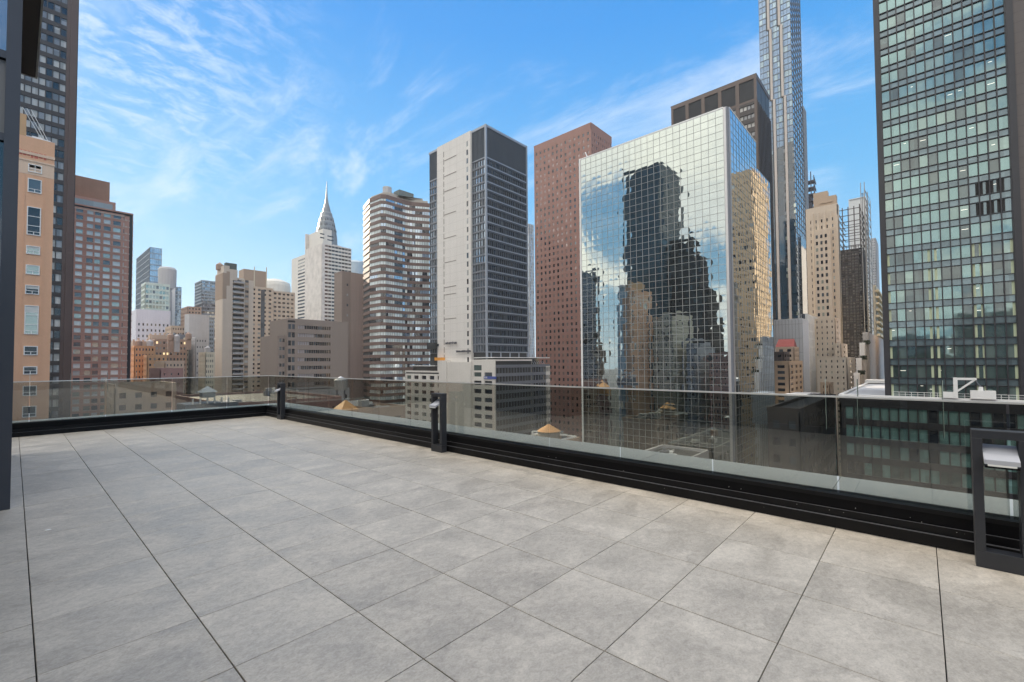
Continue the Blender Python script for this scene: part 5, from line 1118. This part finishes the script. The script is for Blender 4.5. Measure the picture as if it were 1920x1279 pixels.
# ------------------------------------------------------------------ green gridded office tower and its podium
GX = 122.0
py_ = at_x(1573, 735, GX-2).y; pz = at_x(1700, 741, GX-2).z-.6
b = Bld('podium_block', 'black framed low office block with a white roof, in front of the green gridded tower', GX-2, GX+66, -60, py_, pz, d=.4, cat='office block')
blk = mat('black_curtain_frame', (0.028, 0.027, 0.032), .4, var=.15, streak=.1)
b.shell(blk, faces=('-X', '+Y'), parapet=0, roof=roof_w)
yR = at_x(1905, 760, GX-2).y
zr = pz-1.3
g_ga0 = glass('podium_green_glass', (0.17, 0.30, 0.29), metal=.1, ior=2.0, rvar=.2); nco = 17; cw = (py_-1-yR)/nco; rh = 3.9
sp_ = 0
b.grid('-X', py_-1-cw*34, py_-1, zr-rh*12, zr, 34, 12, .86, .66, blk, [g_ga0, g_ga0, g_green3, g_ga0, g_dark], indiv=True, cap=130, lift=.3, zcap=-30)
fbox(b.get('fascia', blk), '-X', GX-2, -60, py_, zr, pz, -.4, .05); fbox(b.get('fascia', blk), '-X', GX-2, py_-1, py_, ST, zr, -.4, 0); fbox(b.get('fascia', blk), '-X', GX-2, -60, py_-1-cw*34, ST, zr, -.4, 0)
fbox(b.get('fascia', blk), '+Y', py_, GX-2, GX+66, ST, pz, -.4, 0)
fbox(b.get('light_strip', g_green2), '-X', GX-2, -59, py_-1, zr-.45, zr-.12, -.32, -.2)
pr_ = b.get('roof_edge', white_p); pr_.box(GX-2.1, -60, pz-.1, GX-1.3, py_+.1, pz+.35); pr_.box(GX-1.3, py_-.7, pz-.1, GX+66, py_+.1, pz+.35); b.get('roof_deck', roof_w).box(GX-1.3, -60, pz-.1, GX+66, py_-.71, pz+.02)
pr_.box(GX+60, -60, pz+.36, GX+66, py_, pz+1.3)
b.finish()
rl = MB()
for k in range(60): s = 4.5-k*.95; rl.box(GX-1.6, s-.03, pz+.35, GX-1.54, s+.03, pz+1.15)
rl.box(GX-1.6, -52, pz+1.15, GX-1.54, 4.5, pz+1.22); rl.box(GX-1.6, -52, pz+.7, GX-1.54, 4.5, pz+.75)
tag(rl.build('roof_railing', white_p, None), 'low white railing along the roof edge in front of the green gridded tower', 'railing')
# davit
p = at_x(1792, 740, GX-2.2); tp = at_x(1792, 708, GX-2.2); ar = at_x(1831, 709, GX-2.2); m = MB()
m.box(p.x-.3, p.y-.3, pz+.3, p.x+.3, p.y+.3, tp.z); m.box(p.x-.22, ar.y, tp.z-.45, p.x+.22, p.y-.3, tp.z-.02)
m.bar((p.x, p.y-.2, tp.z-2.6), (p.x, p.y-2.6, tp.z-.4), .3); dv = m.build('davit_crane', white_p, None); tag(dv, 'white davit arm standing on the podium roof edge', 'crane'); dv['_o'] = [0., 0., 0.]
m = MB(); m.bar((p.x, ar.y+.2, tp.z-.4), (p.x, ar.y-1.0, pz+1.8), .14); m.build('cable', steel_d, dv)
m = MB(); m.box(p.x-.5, ar.y-2.4, pz+.36, p.x+.8, ar.y+.9, pz+1.9); m.box(p.x-.2, ar.y-.8, pz+1.9, p.x+.2, ar.y-.2, pz+2.6); tag(m.build('roof_equipment', white_p, None), 'white machine box on the podium roof beneath the davit arm', 'equipment')
m = MB(); m.box(p.x-.4, p.y+.31, pz+.36, p.x+.6, p.y+1.8, pz+1.5); tag(m.build('roof_equipment', white_p, None), 'small white box at the foot of the davit arm', 'equipment')

yE = at_x(1669, 700, GX).y; yS = at_x(1660, 735, GX).y+.05; y13 = at_x(1911, 700, GX).y
zT = at_x(1700, 0, GX).z+18
b = Bld('office_tower', 'huge green glass office tower gridded with dark mullions, cut by the right edge', GX, GX+26, -40, yS, zT, zb=pz+.03, d=.35)
b.root.location.z = pz+.03
b.shell(blk, parapet=0, faces=('-X', '+Y'))
fl = 3.87; nr_ = 30; z0 = pz+.03
cw = (yE-y13)/13
w = b.get('facade_grid', blk)
for i in range(14): s = yE-i*cw; fbox(w, '-X', GX, s-.09, s+.09, z0, zT, -.35, .12)
fbox(w, '-X', GX, yE+.09, yS, z0, zT, -.35, .2); fbox(b.get('end_wall', blk), '+Y', yS, GX+.35, GX+26, z0, zT, -.35, .0)
fbox(w, '-X', GX, y13-1.0, y13-.09, z0, zT, -.35, .25)
zl = z0+0.2; hw = 2.45; hs_ = fl-hw-.24
cntw = 0
g_ga = glass('green_office_glass', (0.22, 0.325, 0.315), metal=.75, ior=2.0, rvar=.10, wob=.02, wscale=.3); g_gb = glass('green_office_glass_blind', (0.26, 0.35, 0.32), metal=.6, ior=2, rvar=.10, wob=.02, wscale=.3)
gw = [g_ga, g_ga, g_gb, g_ga, g_ga, g_ga, g_green3]; low = [g_ga, g_green3, g_ga, g_green3, g_gb, g_green3]
wj = b.get('window', [g_green], 'stuff')
for j in range(nr_):
    a = zl+j*fl
    fbox(w, '-X', GX, y13, yE, a-.12, a, -.34, .06); fbox(w, '-X', GX, y13, yE, a+hw, a+hw+.12, -.34, .06)
    for i in range(13):
        s = yE-(i+.5)*cw; zc = a+hw/2
        if a > 88: 
            fbox(wj, '-X', GX, s-cw/2+.09, s+cw/2-.09, a, a+fl-.12, -.33, -.3); continue
        if j in (9, 10) and i >= 9:
            dk2 = b.get('vent_panel', g_sp); fbox(dk2, '-X', GX, s-cw/2+.09, s+cw/2-.09, a, a+hw, -.3, -.26)
            if i > 9: fbox(b.get('vent_slot', mat('slot_black', (0.012, 0.01, 0.01), .7)), '-X', GX, s+cw/2-.5, s+cw/2-.1, a+.1, a+hw-.1, -.26, -.2); fbox(b.get('vent_slot', MATS['slot_black']), '-X', GX, s+cw/2+.1, s+cw/2+.5, a+.1, a+hw-.1, -.26, -.2)
        else:
            gg = gw if j > 7 else low
            piece('window', pane_mesh('window', '-X', cw-.2, hw-.02, random.choice(gg)), b.root, (GX+.3, s, zc))
        piece('spandrel_panel', pane_mesh('spandrel_panel', '-X', cw-.2, hs_, g_sp), b.root, (GX+.28, s, a+hw+.13+hs_/2))
# interior fittings that show in the low storeys: pale columns and ceiling lamps
ip = b.get('interior_column', mat('pale_green_column', (0.50, 0.56, 0.38), .7, streak=0), 'stuff')
for j in range(8):
    a = zl+j*fl
    for i in (0, 4.5, 5.2, 9, 9.7, 12.6): 
        s = yE-.2-i*cw; fbox(ip, '-X', GX, s-.28, s+.1, a+.02, a+hw-.02, -.255, -.22)
ll = b.get('ceiling_lamp', glass('lamp_white', (0.8, 0.8, 0.7), emit=(1, .95, .8), es=1.0), 'stuff')
r_ = random.Random(8)
for k in range(26):
    j = r_.randrange(0, 21); i = r_.randrange(13); a = zl+j*fl; s = yE-(i+.5)*cw; q = a+hw*r_.uniform(.5, .9); w_ = r_.uniform(.15, .5)
    fbox(ll, '-X', GX, s-w_, s+w_, q, q+.05, -.255, -.24)
pr = b.get('granite_pier', mat('brown_granite_pier', (0.10, 0.085, 0.08), .6, var=.1)); fbox(pr, '-X', GX, y13-2.6, y13-1.01, z0, zT, -.35, .1)
jn = b.get('pier_joint', blk)
for j in range(60): q = z0+j*1.93; fbox(jn, '-X', GX, y13-2.6, y13-1.01, q, q+.04, .1, .11)
b.grid('-X', -39, y13-2.6, zl, zl+fl*nr_, 16, nr_, .9, .62, blk, [g_green, g_green2], wname='side_window')
b.finish()

# ------------------------------------------------------------------ low roofs seen through the railing
bl_d = mat('dark_block', (0.05, 0.045, 0.045), .8, var=.2)
ROOFS = []
lowb = [  # px, py of near roof corner, range, left px, right px, material, roof, label
 (420, 762, 120, 100, 640, mauve, roof_b, 'broad brown flat roof seen through the far glass railing'),
 (560, 735, 190, None, 655, greyc, roof_d, 'grey low block behind the corner bollard'),
 (700, 770, 120, 628, 760, tan_d, roof_d, 'dark flat roof beyond the glass, left of the white podium'),
 (1000, 845, 98, 930, 1088, tan_d, roof_b, 'brown flat roof carrying the orange coned water tank'),
 (1200, 905, 86, 1100, 1330, greyc, roof_b, 'flat brown roof directly below the mirrored tower'),
 (1500, 772, 105, 1440, 1568, bl_d, roof_d, 'dark block seen through the glass right of the mirrored tower'),
 (215, 725, 175, None, 330, tanw, roof_d, 'tan corner house low between black tower and brick blocks'),
]
for (px, py, r, xl, xr, m_, rf_, lb) in lowb:
    x0, x1, y0, y1, z = corner(px, py, r, xl=xl, xr=xr, ly=py, ry=py, dl=22)
    if xl is not None and y1 > y0+60: y1 = y0+45
    b = Bld('low_building', lb, x0, x1, y0, y1, z, d=.25); b.shell(m_, roof=rf_, parapet=.6)
    for f in ('-X', '-Y'):
        s0, s1 = b.span(f); c = max(2, int((s1-s0)/3.2)); n = int((z-1-ST)/3.5); b.grid(f, s0, s1, z-1-n*3.5, z-1, c, n, .42, .45, m_, [g_dark, g_mid]); fbox(b.get('wall_top', m_), f, b.plane(f), s0, s1, z-1, z, -.25, 0)
    b.finish(); ROOFS.append((x0, x1, y0, y1, z, lb))
ROOFT = {'broad brown flat roof seen': 'the broad brown roof past the far railing', 'brown flat roof carrying': 'the brown roof with the orange coned tank', 'dark flat roof beyond': 'the dark roof left of the white podium', 'flat brown roof directly': 'the brown roof below the mirrored tower'}
def clutter(x0, x1, y0, y1, z, n, seed, where):
    r = random.Random(seed)
    for k in range(n):
        x, y = r.uniform(x0+2, x1-3), r.uniform(y0+2, y1-3); m = MB(); w, d_, h_ = r.uniform(.8, 2.6), r.uniform(.8, 2.2), r.uniform(.6, 1.9)
        m.box(x, y, z-.3, x+w, y+d_, z+h_)
        if k % 2: m.lathe((x+w/2, y+d_/2), [(.4, z+h_), (.4, z+h_+.5), (.6, z+h_+.6), (.1, z+h_+.8)], 8)
        else: m.bar((x+w, y+.3, z+.4), (x+w+2.5, y+.3, z+.4), .3); m.bar((x+w+2.5, y+.3, z+.4), (x+w+2.5, y+.3, z-.3), .3)
        kind = ('duct elbow', 'fan box')[k % 2]
        tag(m.build('roof_unit', [greyc, steel_d, tan_d, white_p][k % 4], None), ['small', 'tall', 'squat', 'second', 'third'][k]+' '+kind+' on '+where, 'roof unit', 'roof units on low buildings past the railing')
for k_, q_ in enumerate(ROOFS):
    for a_, t_ in ROOFT.items():
        if q_[5].startswith(a_): clutter(q_[0], q_[1], q_[2], q_[3], q_[4], 5, k_+2, t_)
def water_tank(px, py, r, rad, hgt, label, cone, wallm, legs=0, skirt=False):
    c = at_r(px, py, r); t = thing('water_tank', label, 'water tank', (c.x, c.y, c.z))
    m = MB(); m.lathe((c.x, c.y), [(rad, c.z), (rad, c.z+hgt)], 20); m.build('tank', wallm, t)
    m = MB(); m.lathe((c.x, c.y), [(rad*1.08, c.z+hgt+.01), (.08, c.z+hgt+rad*.62)], 20); m.build('cone_roof', cone, t)
    if legs:
        m = MB()
        for i in range(4): a = i*math.pi/2+.4; m.bar((c.x+rad*.8*math.cos(a), c.y+rad*.8*math.sin(a), c.z-legs), (c.x+rad*.8*math.cos(a), c.y+rad*.8*math.sin(a), c.z-.02), .2)
        m.build('stand', steel_d, t, kind='stuff')
    if skirt:
        m = MB(); s = rad*1.75
        for (a, b_) in (((-s, -s), (s, -s)), ((s, -s), (s, s)), ((s, s), (-s, s)), ((-s, s), (-s, -s))): m.bar((c.x+a[0], c.y+a[1], c.z+.3), (c.x+b_[0], c.y+b_[1], c.z+.3), .32)
        m.bar((c.x-rad*1.2, c.y+rad*.9, c.z+.3), (c.x-rad*1.2, c.y+rad*.9, c.z+hgt), .3); m.bar((c.x-rad*1.2, c.y+rad*.9, c.z+hgt), (c.x-rad*.7, c.y+rad*.5, c.z+hgt), .3)
        m.build('pipe_frame', white_p, t)
orange_c = mat('orange_cone', (0.62, 0.34, 0.15), .7, var=.08, streak=0); wood = mat('grey_wood', (0.30, 0.27, 0.23), .85, var=.15, streak=.3)
water_tank(1029, 822, 104, 2.55, 1.7, 'round water tank with an orange cone roof, inside a white pipe frame', orange_c, wood, skirt=True)
water_tank(639, 731, 150, 1.9, 3.0, 'silver water tank on legs, seen through the glass by the corner bollard', mat('silver_tin', (0.5, 0.5, 0.5), .4, metal=.5), mat('silver_tank', (0.42, 0.42, 0.42), .5, metal=.4), legs=5)
m = MB(); c = at_r(648, 768, 118); m.lathe((c.x, c.y), [(3.3, c.z), (.3, c.z+2.2)], 4); m.box(c.x-2, c.y-2, c.z-3, c.x+2, c.y+2, c.z-.01); tag(m.build('pyramid_roof_hut', orange_c, None), 'tan pyramid roofed hut beyond the glass, below the silver water tank', 'hut')
m = MB(); a = at_r(634, 752, 135); b_ = at_r(690, 752, 130); m.box(a.x, a.y-3, a.z-3, b_.x, a.y-2.4, a.z); tag(m.build('roof_parapet', white_p, None), 'white roof parapet beyond the glass behind the pyramid roofed hut', 'parapet')
t = thing('roof_pavilion', 'small pavilion with a pale pyramid roof and white posts, through the far glass', 'pavilion', tuple(at_r(389, 748, 110)))
c = at_r(389, 735, 110); m = MB(); m.lathe((c.x, c.y), [(2.1, c.z), (.1, c.z+1.15)], 4); m.build('roof', mat('pale_slate', (0.40, 0.43, 0.47), .7), t)
m = MB(); m.box(c.x-1.1, c.y-1.1, c.z-1.1, c.x+1.1, c.y+1.1, c.z-.02); m.build('hut', greyc, t); m = MB()
for k in range(6): m.box(c.x-3+k*1.2, c.y-2.2, c.z-2.2, c.x-2.75+k*1.2, c.y-1.9, c.z-1.1)
m.build('post', white_p, t, kind='stuff'); m = MB(); m.box(c.x-4, c.y-1.8, c.z-6, c.x+5, c.y+5, c.z-2.2); m.build('base', steel_d, t)
m = MB(); a = at_r(1090, 868, 84); m.box(a.x-1.5, a.y-2, a.z-.25, a.x+2.5, a.y+2, a.z); tag(m.build('skylight_cover', roof_w, None), 'flat white cover lying on the brown roof below the mirrored tower', 'roof cover')
m = MB(); a = at_r(735, 800, 108); b_ = at_r(757, 806, 106); m.bar((a.x, a.y, a.z), (b_.x, b_.y, b_.z), .4); m.bar((b_.x, b_.y, b_.z), (b_.x+3, b_.y-1, b_.z), .3); tag(m.build('roof_duct', white_p, None), 'white angled duct on the dark roof left of the white podium', 'duct')

# ------------------------------------------------------------------ towers that show only as reflections
def refl(name, label, x0, x1, y0, y1, z, wall, gl, face_list, cw=2.0, rh=3.6, wf=.7, hf=.6, cat='tower', parapet=.5):
    b = Bld(name, label, x0, x1, y0, y1, z, d=.25, cat=cat); b.shell(wall, faces=face_list, parapet=parapet)
    for f in face_list:
        s0, s1 = b.span(f); n = int((z-1-ST)/rh); b.grid(f, s0, s1, z-1-n*rh, z-1, max(2, int((s1-s0)/cw)), n, wf, hf, wall, gl); fbox(b.get('wall_top', wall), f, b.plane(f), s0, s1, z-1, z, -.25, 0)
    return b.finish()
teal = mat('dark_teal', (0.035, 0.065, 0.085), .4); g_teal = glass('glass_teal', (0.035, 0.085, 0.12), ior=1.6, wob=0, rvar=.15)
def vY(px, Xv): return Xv/math.tan(YAW+math.atan((px-CX)/F))
def vZ(px, py, Xv, Y): return EYE+(ray(px, py).z/math.hypot(ray(px, py).x, ray(px, py).y))*math.hypot(Xv, Y)
X_ = 2*MX+60; refl('dark_glass_tower', 'tall dark teal tower, seen only mirrored at the middle of the mirrored tower', -95, -60, vY(1245, X_), vY(1176, X_), vZ(1230, 312, X_, vY(1210, X_)), teal, [g_teal, g_teal, g_teal], ('+X', '-Y'), cw=3, wf=.86, hf=.8)
bl2 = mat('dark_masonry', (0.05, 0.045, 0.045), .8, var=.2, scale=.1)
X_ = 2*MX+75
for k, (pa, pb, py) in enumerate(((1300, 1262, 450), (1318, 1262, 480), (1333, 1262, 545), (1340, 1258, 620))):
    if k == 0: rt_ = None
    y_a, y_b = vY(pa, X_), vY(pb, X_); z_ = vZ((pa+pb)/2, py, X_, (y_a+y_b)/2)
    if rt_ is None: rt_ = thing('dark_masonry_tower', 'dark stepped masonry tower, seen only mirrored right of the teal tower', 'tower', (-90, y_a, ST))
    b = Bld('dark_masonry_tower', '', -88-k*2, -75+k*1.5, y_a, y_b, z_, d=.25, root=rt_); b.shell(bl2, faces=('+X', '-Y'))
    for f in ('+X', '-Y'): s0, s1 = b.span(f); n = int((z_-1-ST)/3.6); b.grid(f, s0, s1, z_-1-n*3.6, z_-1, max(2, int((s1-s0)/2.6)), n, .5, .6, bl2, [g_dark, g_mid])
    b.finish()
X_ = 2*MX+20; refl('grey_slab_tower', 'grey slab tower, seen only mirrored at the left edge of the mirrored tower', -24, -20, vY(1117, X_), vY(1086, X_)+12, vZ(1100, 507, X_, vY(1100, X_)), greyc, [g_mid, g_dark], ('+X', '-Y'))
X_ = 2*MX+14; refl('cream_block', 'cream stone block, seen only mirrored beside the orange brick building', -40, -14, vY(1262, X_), vY(1226, X_), vZ(1240, 590, X_, vY(1240, X_)), creamw, [g_mid, g_dark], ('+X', '-Y'), wf=.4, hf=.45)
refl('brick_block', 'low brick block, seen only mirrored low in the mirrored tower', -50, -22, 55, 86, 6, brick_r, [g_mid, g_dark], ('+X', '-Y', '+Y'), wf=.4, hf=.45)
refl('grey_block', 'low grey block, seen only mirrored at the foot of the mirrored tower', -50, -20, 92, 98, 12, greyc, [g_mid, g_dark], ('+X', '-Y', '+Y'), wf=.4, hf=.45)
refl('far_block', 'low brown block, seen only mirrored behind the grey slab tower', -70, -30, 178, 215, 14, tan_d, [g_mid, g_dark], ('+X', '-Y'), wf=.4, hf=.45)
# south-east: sunlit beige tower mirrored in the right face
def vX(px, Yv): return Yv*math.tan(YAW+math.atan((px-CX)/F))
XX = 246; refl('beige_setback_tower', 'tall sunlit beige tower, seen only in the right face of the mirrored tower', XX, XX+30, -24, 6, vZ(1408, 318, XX, 62), mat('sun_tinted_sandstone', (0.60, 0.42, 0.26), .85, var=.15), [g_dark, g_mid, g_blind], ('-X', '+Y'), cw=2.6, wf=.38, hf=.5)  # orange sunlight partly put into the wall colour
refl('beige_shoulder_block', 'lower beige block, seen only in the right face of the mirrored tower', XX-60, XX-25, -30, 4.5, 36, tan_l, [g_dark, g_mid], ('-X', '+Y'), cw=2.8, wf=.4, hf=.45)
refl('grey_shoulder_block', 'grey office slab, seen only reflected low in the mirrored tower', 160, 182, -50, -6, 20, greyc, [g_mid, g_dark], ('+Y', '-X'), wf=.8, hf=.45)
# west and south: blocks mirrored in the green gridded tower and the railing
for (x0, x1, y0, y1, z, m_, lb) in ((-150, -95, -60, -15, 26, tan_d, 'brown brick block west of the terrace, seen only reflected in green glass'), (-130, -90, -10, 25, 14, greyc, 'grey block west of the terrace, seen only reflected in green glass'), (-140, -80, 30, 60, 44, white_c, 'white stepped block west of the terrace, seen only reflected in green glass'), (-170, -120, -140, -75, 62, greyc, 'tall grey slab south west of the terrace, seen only reflected in green glass'), (40, 90, -120, -80, 30, mauve, 'mauve brick block south of the terrace, seen only reflected'), (120, 165, -200, -150, 70, steel_d, 'tall slate office tower south of the terrace, seen only reflected')):
    refl('city_block', lb, x0, x1, y0, y1, z, m_, [g_mid, g_dark, g_blind], ('+X', '+Y'), cw=3, wf=.5, hf=.5, cat='building')

# ------------------------------------------------------------------ air
hz = MB(); hz.box(-4020, -4020, ST-1.2, 4020, 4020, 336)
hm = bpy.data.materials.new('haze_air'); hm.use_nodes = True; t = hm.node_tree; t.nodes.clear()
pv_ = N(t, 'ShaderNodeVolumePrincipled'); pv_.inputs['Color'].default_value = (0.80, 0.88, 0.97, 1); pv_.inputs['Density'].default_value = HAZE; pv_.inputs['Anisotropy'].default_value = 0.25
oo = N(t, 'ShaderNodeOutputMaterial'); lk(t, pv_.outputs[0], oo.inputs['Volume'])
h_ = hz.build('haze', hm, None); h_['kind'] = 'stuff'; h_['label'] = 'thin pale haze over the whole city'

for o in list(bpy.data.objects):
    if '_o' in o: del o['_o']
